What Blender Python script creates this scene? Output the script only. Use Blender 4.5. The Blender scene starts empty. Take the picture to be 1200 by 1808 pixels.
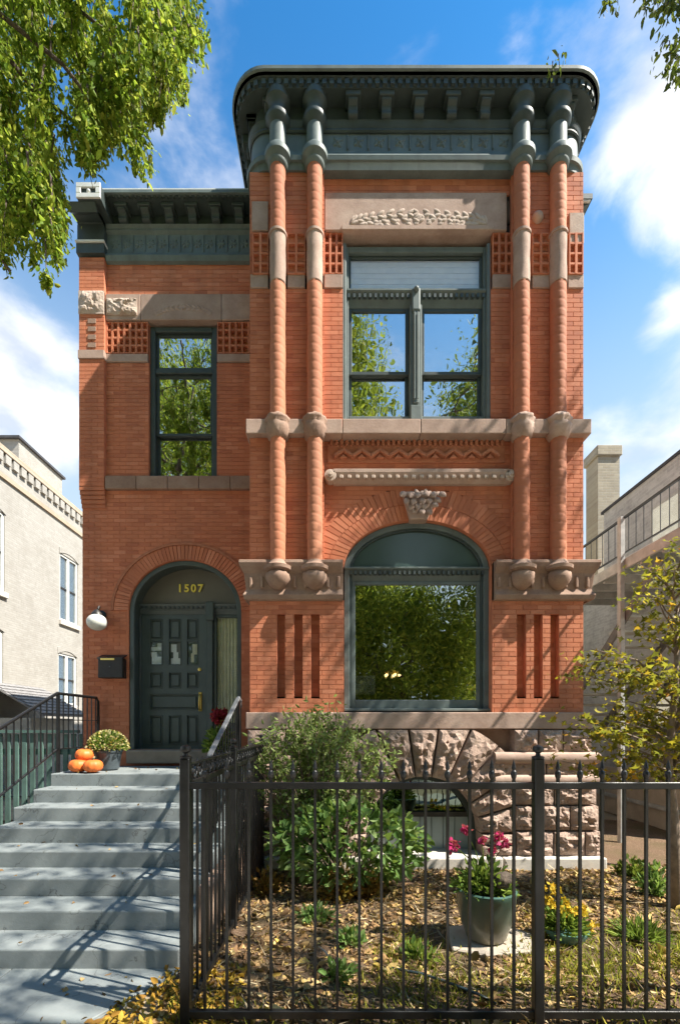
import bpy, math, random
import numpy as np
from mathutils import Vector, Matrix, noise

rng = np.random.default_rng(7)
random.seed(7)
R = math.radians
scn = bpy.context.scene
COL = scn.collection

# ------------------------------------------------------------------ camera
E = 2.0                       # eye height
F, PX, PY = 800.0, 590.0, 1280.0


def X(px, Y): return (px - PX) * Y / F
def Z(py, Y): return E + (PY - py) * Y / F


cd = bpy.data.cameras.new('camera')
cd.sensor_fit = 'VERTICAL'
cd.sensor_height = 24.0
cd.lens = 24.0 * F / 1808.0
cd.shift_x = (600 - PX) / 1808.0
cd.shift_y = (PY - 904) / 1808.0
cd.clip_start, cd.clip_end = 0.1, 3000
cam = bpy.data.objects.new('camera', cd)
cam.location = (0, 0, E)
cam.rotation_euler = (R(90), 0, 0)
COL.objects.link(cam)
scn.camera = cam

# ------------------------------------------------------------------ light
LDIR = Vector((-1.0, 0.34, -1.33)).normalized()      # direction the light travels
SUN_ELEV = math.asin(-LDIR.z)
SUN_AZ = math.atan2(-LDIR.x, -LDIR.y)                # compass angle from +Y towards +X
sd = bpy.data.lights.new('sun', 'SUN')
sd.energy = 2.95
sd.angle = R(0.55)
sd.color = (1.0, 0.93, 0.82)
sun = bpy.data.objects.new('sun', sd)
sun.rotation_euler = LDIR.to_track_quat('-Z', 'Y').to_euler()
sun.location = (20, -8, 30)
COL.objects.link(sun)

scn.view_settings.view_transform = 'Standard'
scn.view_settings.look = 'None'
scn.view_settings.gamma = 1.0
scn.view_settings.use_curve_mapping = False
scn.view_settings.exposure = 2.14
scn.cycles.max_bounces = 8
scn.cycles.transparent_max_bounces = 12
scn.cycles.sample_clamp_indirect = 8

W = bpy.data.worlds.new('World')
scn.world = W
W.use_nodes = True
SKY_STRENGTH = 0.11


def build_world():
    nt = W.node_tree
    nt.nodes.clear()
    N, L = nt.nodes.new, nt.links.new
    out = N('ShaderNodeOutputWorld'); bg = N('ShaderNodeBackground')
    bg.inputs['Strength'].default_value = SKY_STRENGTH
    L(bg.outputs[0], out.inputs[0])
    sky = N('ShaderNodeTexSky'); sky.sky_type = 'NISHITA'; sky.sun_disc = False
    sky.sun_elevation = SUN_ELEV; sky.sun_rotation = SUN_AZ
    sky.air_density = 1.25; sky.dust_density = 0.25; sky.ozone_density = 3.0
    ga = N('ShaderNodeGamma'); ga.inputs['Gamma'].default_value = 1.5       # the deep polarised blue of that sky
    L(sky.outputs[0], ga.inputs['Color'])
    hs = N('ShaderNodeVectorMath'); hs.operation = 'MULTIPLY'; hs.inputs[1].default_value = (.115, .282, .280)
    L(ga.outputs[0], hs.inputs[0])
    tc = N('ShaderNodeTexCoord')
    sz = N('ShaderNodeSeparateXYZ'); L(tc.outputs['Generated'], sz.inputs[0])
    pale = N('ShaderNodeMapRange'); pale.interpolation_type = 'SMOOTHSTEP'      # the air pales towards the horizon
    pale.inputs['From Min'].default_value = .86; pale.inputs['From Max'].default_value = .30
    L(sz.outputs['Z'], pale.inputs['Value'])
    hz = N('ShaderNodeMix'); hz.data_type = 'RGBA'; hz.inputs['B'].default_value = (1.4, 1.75, 2.1, 1)
    L(pale.outputs[0], hz.inputs['Factor']); L(hs.outputs[0], hz.inputs['A'])
    mp = N('ShaderNodeMapping'); mp.inputs['Scale'].default_value = (1.0, 1.0, 1.7)
    L(tc.outputs['Generated'], mp.inputs['Vector'])
    n1 = N('ShaderNodeTexNoise'); n1.inputs['Scale'].default_value = 5.0
    n1.inputs['Detail'].default_value = 9; n1.inputs['Roughness'].default_value = 0.56
    n1.inputs['Distortion'].default_value = 0.25
    L(mp.outputs[0], n1.inputs['Vector'])
    total = n1.outputs['Fac']
    # the cloud banks of that afternoon, by the direction they stand in
    banks = [((1130, 350), 7, .20), ((1190, 260), 6, .14), ((1085, 55), 5, .10), ((1195, 60), 6, .14), ((30, 630), 8, .15),
             ((-60, 700), 12, .20), ((115, 775), 5, .16), ((320, 290), 7, .12), ((1150, 565), 3, .17), ((1140, 780), 8, .14),
             ((1330, 420), 10, .2), ((560, 1150), 16, .12), ((930, 75), 3, .05), ((-300, 300), 12, .2), ((1075, 455), 6, -.16), ((1110, 640), 5, -.16),
             ((700, 60), 14, -.08), ((1120, 150), 4, -.12), ((60, 480), 5, -.12), ((400, 120), 6, -.06)]
    for (p, rad, w) in banks:
        d = Vector((p[0] - PX, F, PY - p[1])).normalized()
        dot = N('ShaderNodeVectorMath'); dot.operation = 'DOT_PRODUCT'
        L(tc.outputs['Generated'], dot.inputs[0]); dot.inputs[1].default_value = d
        mr = N('ShaderNodeMapRange'); mr.interpolation_type = 'SMOOTHSTEP'
        mr.inputs['From Min'].default_value = math.cos(R(rad)); mr.inputs['From Max'].default_value = math.cos(R(rad * .15))
        mr.inputs['To Min'].default_value = 0; mr.inputs['To Max'].default_value = w
        L(dot.outputs['Value'], mr.inputs['Value'])
        ad = N('ShaderNodeMath'); ad.operation = 'ADD'
        L(total, ad.inputs[0]); L(mr.outputs[0], ad.inputs[1]); total = ad.outputs[0]
    mk = N('ShaderNodeMapRange'); mk.interpolation_type = 'SMOOTHSTEP'
    mk.inputs['From Min'].default_value = 0.50; mk.inputs['From Max'].default_value = 0.92
    L(total, mk.inputs['Value'])
    n2 = N('ShaderNodeTexNoise'); n2.inputs['Scale'].default_value = 7.5; n2.inputs['Detail'].default_value = 5
    L(mp.outputs[0], n2.inputs['Vector'])
    cr = N('ShaderNodeValToRGB')
    cr.color_ramp.elements[0].position = .35; cr.color_ramp.elements[0].color = (1.6, 1.78, 2.08, 1)
    cr.color_ramp.elements[1].position = .68; cr.color_ramp.elements[1].color = (3.45, 3.3, 3.15, 1)
    L(n2.outputs['Fac'], cr.inputs['Fac'])
    mx = N('ShaderNodeMix'); mx.data_type = 'RGBA'
    L(mk.outputs[0], mx.inputs['Factor']); L(hz.outputs['Result'], mx.inputs['A']); L(cr.outputs[0], mx.inputs['B'])
    L(mx.outputs['Result'], bg.inputs['Color'])


build_world()

# ------------------------------------------------------------------ materials


class NT:
    def __init__(s, m):
        s.m = m; m.use_nodes = True; s.nt = m.node_tree; s.nt.nodes.clear()
        s.out = s.new('ShaderNodeOutputMaterial')

    def new(s, t, **kw):
        n = s.nt.nodes.new(t)
        for k, v in kw.items():
            if hasattr(n, k):
                setattr(n, k, v)
            else:
                n.inputs[k.replace('_', ' ')].default_value = v
        return n

    def link(s, a, b): s.nt.links.new(a, b)

    def noise(s, scale, detail=5, rough=.55, vec=None):
        n = s.new('ShaderNodeTexNoise', Scale=scale, Detail=detail, Roughness=rough)
        s.link(vec or s.pos(), n.inputs['Vector'])
        return n.outputs['Fac']

    def pos(s):
        if not hasattr(s, '_p'):
            s._p = s.new('ShaderNodeNewGeometry')
        return s._p.outputs['Position']

    def island(s):
        s.pos()
        oi = s.new('ShaderNodeObjectInfo')
        a = s.new('ShaderNodeMath', operation='ADD')
        s.link(s._p.outputs['Random Per Island'], a.inputs[0]); s.link(oi.outputs['Random'], a.inputs[1])
        f = s.new('ShaderNodeMath', operation='FRACT'); s.link(a.outputs[0], f.inputs[0])
        return f.outputs[0]

    def ramp(s, fac, stops):
        c = s.new('ShaderNodeValToRGB'); e = c.color_ramp.elements
        while len(e) < len(stops): e.new(.5)
        for k, (p, col) in enumerate(stops):
            e[k].position = p; e[k].color = (*col, 1)
        s.link(fac, c.inputs['Fac'])
        return c.outputs['Color']

    def mix(s, fac, a, b, mode='MIX'):
        m = s.new('ShaderNodeMix', data_type='RGBA', blend_type=mode)
        for v, n in ((fac, 'Factor'), (a, 'A'), (b, 'B')):
            if isinstance(v, (int, float)): m.inputs[n].default_value = v
            elif isinstance(v, tuple): m.inputs[n].default_value = (*v, 1)
            else: s.link(v, m.inputs[n])
        return m.outputs['Result']

    def remap(s, v, a, b, c, d):
        m = s.new('ShaderNodeMapRange')
        for n, x in (('From Min', a), ('From Max', b), ('To Min', c), ('To Max', d)): m.inputs[n].default_value = x
        s.link(v, m.inputs['Value'])
        return m.outputs[0]

    def bump(s, h, strength=.3, dist=.01):
        b = s.new('ShaderNodeBump', Strength=strength, Distance=dist)
        s.link(h, b.inputs['Height'])
        return b.outputs['Normal']

    def principled(s, col, rough=.6, metal=0, normal=None, spec=.5):
        p = s.new('ShaderNodeBsdfPrincipled')
        if isinstance(col, tuple): p.inputs['Base Color'].default_value = (*col, 1)
        else: s.link(col, p.inputs['Base Color'])
        if isinstance(rough, (int, float)): p.inputs['Roughness'].default_value = rough
        else: s.link(rough, p.inputs['Roughness'])
        p.inputs['Metallic'].default_value = metal
        p.inputs['Specular IOR Level'].default_value = spec
        if normal is not None: s.link(normal, p.inputs['Normal'])
        s.link(p.outputs[0], s.out.inputs[0])
        return p


def mat_plain(name, col, rough=.6, var=.25, scale=6, bump=.15, fine=60, metal=0, spec=.5, dist=.004):
    t = NT(bpy.data.materials.new(name))
    n = t.noise(scale, 6, .6)
    c = t.mix(t.remap(n, .3, .7, 0, 1), tuple(x * (1 - var) for x in col), tuple(min(1, x * (1 + var)) for x in col))
    nb = t.noise(fine, 4, .6)
    t.principled(c, rough, metal, t.bump(nb, bump, dist), spec)
    return t.m


def mat_brick(name, base, dark, light):
    t = NT(bpy.data.materials.new(name))
    r = t.island()
    c = t.ramp(r, [(0, dark), (.3, base), (.7, base), (1, light)])
    n = t.noise(1.3, 5, .6)
    c = t.mix(t.remap(n, .35, .7, 0, .35), c, tuple(x * .66 for x in base))
    vm = t.new('ShaderNodeVectorMath', operation='MULTIPLY'); t.link(t.pos(), vm.inputs[0]); vm.inputs[1].default_value = (3.2, 3.2, .28)
    st = t.noise(1.0, 6, .6, vm.outputs[0])                       # rain streaks and soot
    c = t.mix(t.remap(st, .46, .74, 0, .62), c, (base[0] * .5, base[1] * .55, base[2] * .6))
    ef = t.noise(2.1, 7, .7)                                       # pale bloom
    c = t.mix(t.remap(ef, .6, .8, 0, .3), c, (.62, .36, .25))
    n3 = t.noise(90, 3, .6)
    c = t.mix(t.remap(n3, .45, .75, 0, .3), c, tuple(x * .7 for x in dark))
    n2 = t.noise(140, 3)
    t.principled(c, .78, 0, t.bump(n2, .35, .004), .3)
    return t.m


def mat_stone(name, a, b, c3, scale=3.0, bump=.5, dist=.02):
    t = NT(bpy.data.materials.new(name))
    n = t.noise(scale, 8, .65)
    c = t.ramp(n, [(.28, a), (.5, b), (.72, c3)])
    r = t.island()
    c = t.mix(t.remap(r, 0, 1, 0, .28), c, tuple(x * .6 for x in a))
    n2 = t.noise(38, 6, .7)
    c = t.mix(t.remap(n2, .5, .8, 0, .35), c, tuple(x * .5 for x in a))
    t.principled(c, .85, 0, t.bump(n2, bump, dist), .25)
    return t.m


def mat_leaf(name, stops, trans=.45, rough=.45):
    t = NT(bpy.data.materials.new(name))
    r = t.island()
    c = t.ramp(r, stops)
    p = t.principled(c, max(rough, .55), 0, None, .15)
    tr = t.new('ShaderNodeBsdfTranslucent')
    c2 = t.mix(.35, c, (.30, .36, .03))
    t.link(c2, tr.inputs['Color'])
    mx = t.new('ShaderNodeMixShader'); mx.inputs[0].default_value = trans
    t.link(p.outputs[0], mx.inputs[1]); t.link(tr.outputs[0], mx.inputs[2])
    t.link(mx.outputs[0], t.out.inputs[0])
    return t.m


def mat_glass(name, refl=.42, tint=(.55, .58, .56), gcol=(.85, .9, .9), wobble=.06):
    t = NT(bpy.data.materials.new(name))
    g = t.new('ShaderNodeBsdfGlossy', Roughness=.012); g.inputs['Color'].default_value = (*gcol, 1)
    n = t.noise(2.2, 2, .5)
    t.link(t.bump(n, wobble, .05), g.inputs['Normal'])
    tr = t.new('ShaderNodeBsdfTransparent'); tr.inputs['Color'].default_value = (*tint, 1)
    mx = t.new('ShaderNodeMixShader'); mx.inputs[0].default_value = refl
    t.link(tr.outputs[0], mx.inputs[1]); t.link(g.outputs[0], mx.inputs[2])
    t.link(mx.outputs[0], t.out.inputs[0])
    return t.m


def mat_texbrick(name, c1, c2, mortar, axis='yz', bw=.2, bh=.067, stain=(.3, .28, .25), amt=.4):
    """Brick too far away to build piece by piece."""
    t = NT(bpy.data.materials.new(name))
    sp = t.new('ShaderNodeSeparateXYZ'); t.link(t.pos(), sp.inputs[0])
    cb = t.new('ShaderNodeCombineXYZ')
    t.link(sp.outputs['Y' if axis == 'yz' else 'X'], cb.inputs[0]); t.link(sp.outputs['Z'], cb.inputs[1])
    b = t.new('ShaderNodeTexBrick')
    b.inputs['Scale'].default_value = 1; b.inputs['Brick Width'].default_value = bw; b.inputs['Row Height'].default_value = bh
    b.inputs['Mortar Size'].default_value = .006; b.inputs['Mortar Smooth'].default_value = .3
    b.inputs['Color1'].default_value = (*c1, 1); b.inputs['Color2'].default_value = (*c2, 1); b.inputs['Mortar'].default_value = (*mortar, 1)
    t.link(cb.outputs[0], b.inputs['Vector'])
    n = t.noise(1.4, 7, .65)
    c = t.mix(t.remap(n, .45, .75, 0, amt), b.outputs['Color'], stain)
    n2 = t.noise(9, 5, .7)
    c = t.mix(t.remap(n2, .5, .8, 0, amt * .8), c, tuple(x * .8 for x in stain))
    inv = t.new('ShaderNodeMath', operation='SUBTRACT'); inv.inputs[0].default_value = 1; t.link(b.outputs['Fac'], inv.inputs[1])
    t.principled(c, .85, 0, t.bump(inv.outputs[0], .6, .006), .25)
    return t.m


M = {}
M['brick'] = mat_brick('red pressed brick', (.56, .198, .100), (.44, .142, .074), (.645, .258, .145))
M['column_brick'] = mat_brick('moulded column brick', (.50, .195, .105), (.43, .155, .08), (.56, .245, .14))
M['mortar'] = mat_plain('red tinted mortar', (.50, .175, .09), .9, .15, 5, .3)
M['brownstone'] = mat_stone('brownstone', (.34, .235, .185), (.43, .31, .25), (.50, .38, .31), 4, .5, .006)
M['darkstone'] = mat_stone('weathered brownstone', (.24, .15, .11), (.33, .22, .165), (.40, .29, .22), 4, .5, .006)
M['rockface'] = mat_stone('rock faced pink stone', (.31, .215, .17), (.42, .305, .245), (.54, .42, .345), 6, 1.0, .02)
M['limestone'] = mat_stone('pale limestone', (.50, .46, .40), (.60, .56, .5), (.66, .63, .57), 5, .4, .006)
M['carved'] = mat_stone('carved stone', (.40, .31, .25), (.50, .40, .33), (.56, .47, .4), 8, .5, .006)
M['terracotta'] = mat_stone('moulded terracotta', (.38, .14, .075), (.46, .18, .10), (.52, .23, .13), 10, .5, .008)


def mat_paint(name, col, rough):
    t = NT(bpy.data.materials.new(name))
    n = t.noise(3.5, 7, .65)
    c = t.mix(t.remap(n, .35, .7, 0, 1), tuple(x * .78 for x in col), tuple(x * 1.18 for x in col))
    vm = t.new('ShaderNodeVectorMath', operation='MULTIPLY'); t.link(t.pos(), vm.inputs[0]); vm.inputs[1].default_value = (7, 7, .8)
    st = t.noise(1.0, 7, .7, vm.outputs[0])
    c = t.mix(t.remap(st, .52, .76, 0, .55), c, (col[0] * .45 + .01, col[1] * .42 + .008, col[2] * .38 + .005))   # dirt run down by rain
    ch = t.noise(24, 6, .75)
    c = t.mix(t.remap(ch, .64, .74, 0, .5), c, (.22, .22, .20))                                                    # chalky chips
    t.principled(c, t.remap(n, .3, .7, rough, rough + .2), 0, t.bump(ch, .25, .005), .4)
    return t.m


M['green'] = mat_paint('dark green paint', (.050, .068, .066), .42)
M['green_light'] = mat_paint('grey green paint', (.122, .155, .150), .5)
M['green_door'] = mat_plain('door green paint', (.074, .098, .092), .38, .15, 5, .06, 60)
M['white_trim'] = mat_plain('white trim paint', (.62, .63, .6), .5, .12, 6, .1)
M['tympanum'] = mat_plain('olive grey panel paint', (.15, .145, .11), .55, .1, 3, .05)
M['glass'] = mat_glass('window glass', .52, (.78, .8, .78), (.95, .97, .96), .05)
M['glass_clear'] = mat_glass('clear glass', .06, (.92, .94, .92), (.9, .95, .95), .02)
M['green_panel'] = mat_plain('dark green fanlight panel', (.055, .088, .078), .12, .08, 3, .02)
M['frosted'] = mat_plain('frosted basement glass', (.25, .30, .30), .35, .12, 3, .03)
M['glass_pale_clear'] = mat_glass('transom glass', .05, (.9, .93, .95), (.9, .95, 1), .02)
M['glass_green'] = mat_glass('dark green transom glass', .16, (.05, .075, .065), (.7, .9, .8))
M['glass_pale'] = mat_glass('pale neighbour glass', .25, (.6, .64, .66), (.9, .95, 1))
M['interior'] = mat_plain('dim interior', (.10, .085, .065), .9, .2, 2, .05)
M['curtain'] = mat_plain('cream curtain', (.68, .62, .47), .9, .12, 9, .2, 50)
M['window_blind'] = mat_plain('window blind', (.92, .86, .78), .8, .06, 9, .1)
M['blind'] = mat_plain('white blind', (.82, .83, .84), .8, .06, 9, .1)
M['brass'] = mat_plain('polished brass', (.75, .55, .16), .28, .1, 9, .05, metal=1)
M['gold'] = mat_plain('gold leaf number', (.90, .78, .13), .45, .05, 9, .05, metal=0)
M['black_iron'] = mat_plain('black painted iron', (.008, .0085, .009), .38, .45, 14, .3, 120)
M['grey_iron'] = mat_plain('worn grey iron', (.16, .17, .18), .42, .35, 12, .2, 90, metal=.3)
M['dark_metal'] = mat_plain('dark bronze metal', (.02, .018, .016), .45, .3, 12, .1)
def mat_steps():
    t = NT(bpy.data.materials.new('painted grey concrete'))
    n = t.noise(1.7, 8, .65); n2 = t.noise(26, 6, .7); n3 = t.noise(6.5, 7, .7)
    c = t.ramp(n, [(.3, (.158, .180, .183)), (.5, (.20, .226, .229)), (.7, (.24, .262, .263))])
    c = t.mix(t.remap(n3, .56, .76, 0, .45), c, (.13, .132, .118))          # scuffs and leaf stains
    c = t.mix(t.remap(n2, .58, .74, 0, .3), c, (.32, .33, .32))            # worn specks
    vo = t.new('ShaderNodeTexVoronoi', feature='DISTANCE_TO_EDGE', Scale=.9)
    wp = t.new('ShaderNodeVectorMath', operation='ADD'); t.link(t.pos(), wp.inputs[0])
    nz = t.new('ShaderNodeTexNoise', Scale=3, Detail=6); t.link(t.pos(), nz.inputs['Vector']); t.link(nz.outputs['Color'], wp.inputs[1])
    t.link(wp.outputs[0], vo.inputs['Vector'])
    c = t.mix(t.remap(vo.outputs['Distance'], .0, .008, .8, 0), c, (.07, .075, .075))    # hairline cracks
    t.principled(c, .72, 0, t.bump(n2, .4, .006), .35)
    return t.m


M['concrete'] = mat_steps()
M['sidewalk'] = mat_plain('pavement concrete', (.50, .46, .40), .8, .15, 2, .3, 50)  # out of view, brightened and warmed for bounce onto the facade
M['asphalt'] = mat_plain('roadway paled for bounce', (.36, .33, .285), .85, .2, 5, .4, 80)  # unseen road made pale and warm to throw light onto the house
M['threshold'] = mat_plain('worn sandstone step', (.27, .22, .17), .8, .2, 5, .3)
M['globe'] = mat_plain('opal glass globe', (.60, .62, .58), .22, .05, 6, .0)
M['pumpkin'] = mat_plain('orange pumpkin skin', (.66, .15, .025), .55, .28, 9, .2, 30)
M['stem_dry'] = mat_plain('dry stem', (.22, .17, .08), .8, .3, 12, .3)
M['pot_dark'] = mat_plain('dark blue grey glazed pot', (.055, .07, .08), .3, .3, 6, .1)
M['bark'] = mat_plain('tree bark', (.10, .075, .055), .9, .4, 12, .9, 30, dist=.02)
M['bark_pale'] = mat_plain('pale young bark', (.20, .15, .11), .85, .35, 14, .7, 40)
M['soil'] = mat_plain('potting soil', (.035, .025, .018), .95, .3, 15, .6)
M['wood_grey'] = mat_plain('weathered deck wood', (.42, .42, .40), .85, .25, 6, .3, 40)
M['stair_metal'] = mat_plain('weathered stair metal', (.13, .12, .115), .6, .3, 6, .2)
M['tan_siding'] = mat_plain('tan stucco', (.44, .37, .29), .85, .18, 3, .3, 40)
M['fence_green'] = mat_plain('green stained boards', (.075, .14, .12), .75, .35, 3, .3, 40)
M['shingle'] = mat_plain('grey roof shingles', (.21, .205, .205), .9, .3, 10, .4, 60)
M['roofing'] = mat_plain('dark roofing', (.05, .05, .055), .9, .3, 3, .3)
M['flag'] = mat_plain('pale flagstone', (.36, .31, .25), .85, .15, 6, .4)
M['hose'] = mat_plain('dark garden hose', (.03, .05, .055), .5, .1, 6, 0)
M['cream_brick'] = mat_texbrick('cream brick', (.375, .36, .33), (.33, .315, .285), (.34, .325, .30), 'yz', stain=(.235, .215, .185), amt=.45)
M['cream_brick_x'] = mat_texbrick('cream brick return', (.44, .37, .28), (.38, .31, .23), (.40, .35, .28), 'xz', stain=(.34, .22, .15), amt=.5)
M['grey_brick'] = mat_texbrick('grey brick', (.48, .48, .48), (.38, .38, .39), (.50, .50, .50), 'yz', stain=(.22, .215, .215), amt=.75)
M['grey_brick_x'] = mat_texbrick('grey brick return', (.28, .265, .26), (.21, .20, .20), (.30, .29, .28), 'xz', stain=(.16, .15, .15), amt=.5)
M['chimney_brick'] = mat_texbrick('yellowish chimney brick', (.44, .39, .29), (.36, .31, .23), (.40, .37, .31), 'xz', stain=(.22, .20, .16), amt=.4)
M['side_brick'] = mat_texbrick('common side brick', (.42, .38, .31), (.36, .32, .26), (.40, .37, .33), 'yz', stain=(.26, .23, .19), amt=.4)  # cream chosen for unseen walls so no red bounces onto the neighbour
M['red_cloth'] = mat_plain('pink petals', (.55, .02, .13), .6, .2, 20, 0)

M['leaf_street'] = mat_leaf('street tree leaf', [(0, (.05, .105, .012)), (.3, (.14, .25, .025)), (.65, (.28, .39, .045)), (1, (.50, .53, .085))], .58)
M['leaf_dark'] = mat_leaf('dark tree leaf', [(0, (.03, .055, .014)), (.5, (.07, .115, .025)), (1, (.16, .2, .04))], .45)
M['leaf_far'] = mat_leaf('tree leaf across the street', [(0, (.06, .10, .015)), (.5, (.18, .25, .03)), (1, (.40, .40, .05))], .55)
M['leaf_shrub'] = mat_leaf('shrub leaf', [(0, (.12, .18, .05)), (.5, (.24, .33, .10)), (1, (.42, .48, .19))], .5)
M['leaf_bush'] = mat_leaf('broad bush leaf', [(0, (.07, .14, .035)), (.5, (.15, .27, .07)), (1, (.30, .40, .16))], .45)
M['leaf_maple'] = mat_leaf('small maple leaf', [(0, (.09, .09, .018)), (.4, (.19, .18, .03)), (.75, (.36, .31, .035)), (.92, (.56, .42, .03)), (1, (.52, .20, .03))], .5)
M['leaf_pot'] = mat_leaf('potted leaf', [(0, (.06, .11, .025)), (.5, (.13, .22, .04)), (1, (.30, .38, .07))], .4)
M['leaf_fallen'] = mat_leaf('fallen leaf', [(0, (.11, .065, .035)), (.3, (.24, .14, .07)), (.55, (.42, .26, .115)), (.80, (.50, .35, .16)), (.92, (.58, .41, .10)), (1, (.60, .48, .28))], .15, .7)
M['leaf_yellow'] = mat_leaf('yellow fallen leaf', [(0, (.22, .11, .03)), (.5, (.42, .24, .03)), (1, (.52, .37, .06))], .2, .7)
M['grass'] = mat_leaf('grass blade', [(0, (.12, .14, .02)), (.5, (.25, .27, .035)), (1, (.50, .43, .07))], .45)
M['straw'] = mat_leaf('dry stalk', [(0, (.10, .065, .04)), (.5, (.26, .19, .11)), (1, (.48, .40, .26))], .1, .8)
M['dry_plant'] = mat_leaf('dry plant leaf', [(0, (.16, .08, .025)), (.5, (.30, .17, .04)), (1, (.36, .28, .08))], .3)
M['petal_pink'] = mat_leaf('pink petal', [(0, (.38, .015, .10)), (.6, (.58, .03, .16)), (1, (.66, .12, .26))], .3)
M['petal_red'] = mat_leaf('crimson petal', [(0, (.20, .008, .02)), (1, (.38, .02, .05))], .3)
M['petal_yellow'] = mat_leaf('yellow petal', [(0, (.55, .30, .02)), (1, (.70, .55, .06))], .3)
M['petal_mum'] = mat_leaf('cream mum petal', [(0, (.42, .36, .16)), (.6, (.5, .46, .24)), (1, (.5, .33, .04))], .3)


def mat_mulch():
    t = NT(bpy.data.materials.new('mulch and soil'))
    n = t.noise(55, 6, .75)
    c = t.ramp(n, [(.3, (.06, .038, .025)), (.5, (.17, .108, .068)), (.66, (.30, .205, .13)), (.8, (.46, .35, .24))])
    g = t.noise(1.1, 4, .6)
    c = t.mix(t.remap(g, .45, .7, 0, .55), c, (.07, .075, .02))
    t.principled(c, .95, 0, t.bump(n, 1, .03), .2)
    return t.m


M['mulch'] = mat_mulch()
M['dry_earth'] = mat_plain('dry earth paled for bounce', (.31, .245, .16), .95, .3, 1.5, .5, 30)  # base ground lightened so it bounces warm light into the shaded walls


def mat_ceramic():
    t = NT(bpy.data.materials.new('green brown glazed ceramic'))
    n = t.noise(5, 5, .6)
    sp = t.new('ShaderNodeSeparateXYZ'); t.link(t.pos(), sp.inputs[0])
    a = t.new('ShaderNodeMath', operation='MULTIPLY_ADD'); t.link(n, a.inputs[0]); a.inputs[1].default_value = .16; t.link(sp.outputs['Z'], a.inputs[2])
    c = t.ramp(t.remap(a.outputs[0], .02, .66, 0, 1), [(0, (.27, .23, .165)), (.35, (.13, .13, .10)), (.72, (.055, .075, .06)), (.88, (.045, .09, .07)), (1, (.045, .115, .085))])
    t.principled(c, .25, 0, t.bump(n, .1, .01), .5)
    return t.m


M['ceramic'] = mat_ceramic()
M['ceramic_blue'] = mat_plain('blue green glazed ceramic', (.10, .21, .19), .25, .3, 8, .1)

# ------------------------------------------------------------------ object helpers
WLOC = {}


def new_obj(name, data, wloc, parent):
    o = bpy.data.objects.new(name, data)
    COL.objects.link(o)
    wloc = Vector(wloc)
    if parent is not None:
        o.parent = parent
        o.location = wloc - WLOC[parent.name]
    else:
        o.location = wloc
    WLOC[o.name] = wloc
    return o


def tag(o, label, cat, group=None, kind=None):
    if label: o['label'] = label
    if cat: o['category'] = cat
    if group: o['group'] = group
    if kind: o['kind'] = kind
    return o


def thing(name, loc, label, cat, group=None):
    return tag(new_obj(name, None, loc, None), label, cat, group)


def inst(src, wloc, parent, name=None, rz=None, rot=None, scale=None):
    """Another piece that shares its mesh with src."""
    o = new_obj(name or src.name.split('.')[0], src.data, wloc, parent)
    for md in src.modifiers:
        m2 = o.modifiers.new(md.name, md.type)
        if md.type == 'BEVEL':
            m2.width, m2.segments, m2.limit_method = md.width, md.segments, md.limit_method
    if rz is not None: o.rotation_euler = (0, 0, rz)
    if rot is not None: o.rotation_euler = rot
    if scale is not None: o.scale = scale
    return o


def mesh_from(name, v, f, mat, smooth=False):
    me = bpy.data.meshes.new(name)
    me.from_pydata(v, [], f)
    me.materials.append(mat)
    if smooth:
        me.shade_smooth()
    me.update()
    return me


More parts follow.
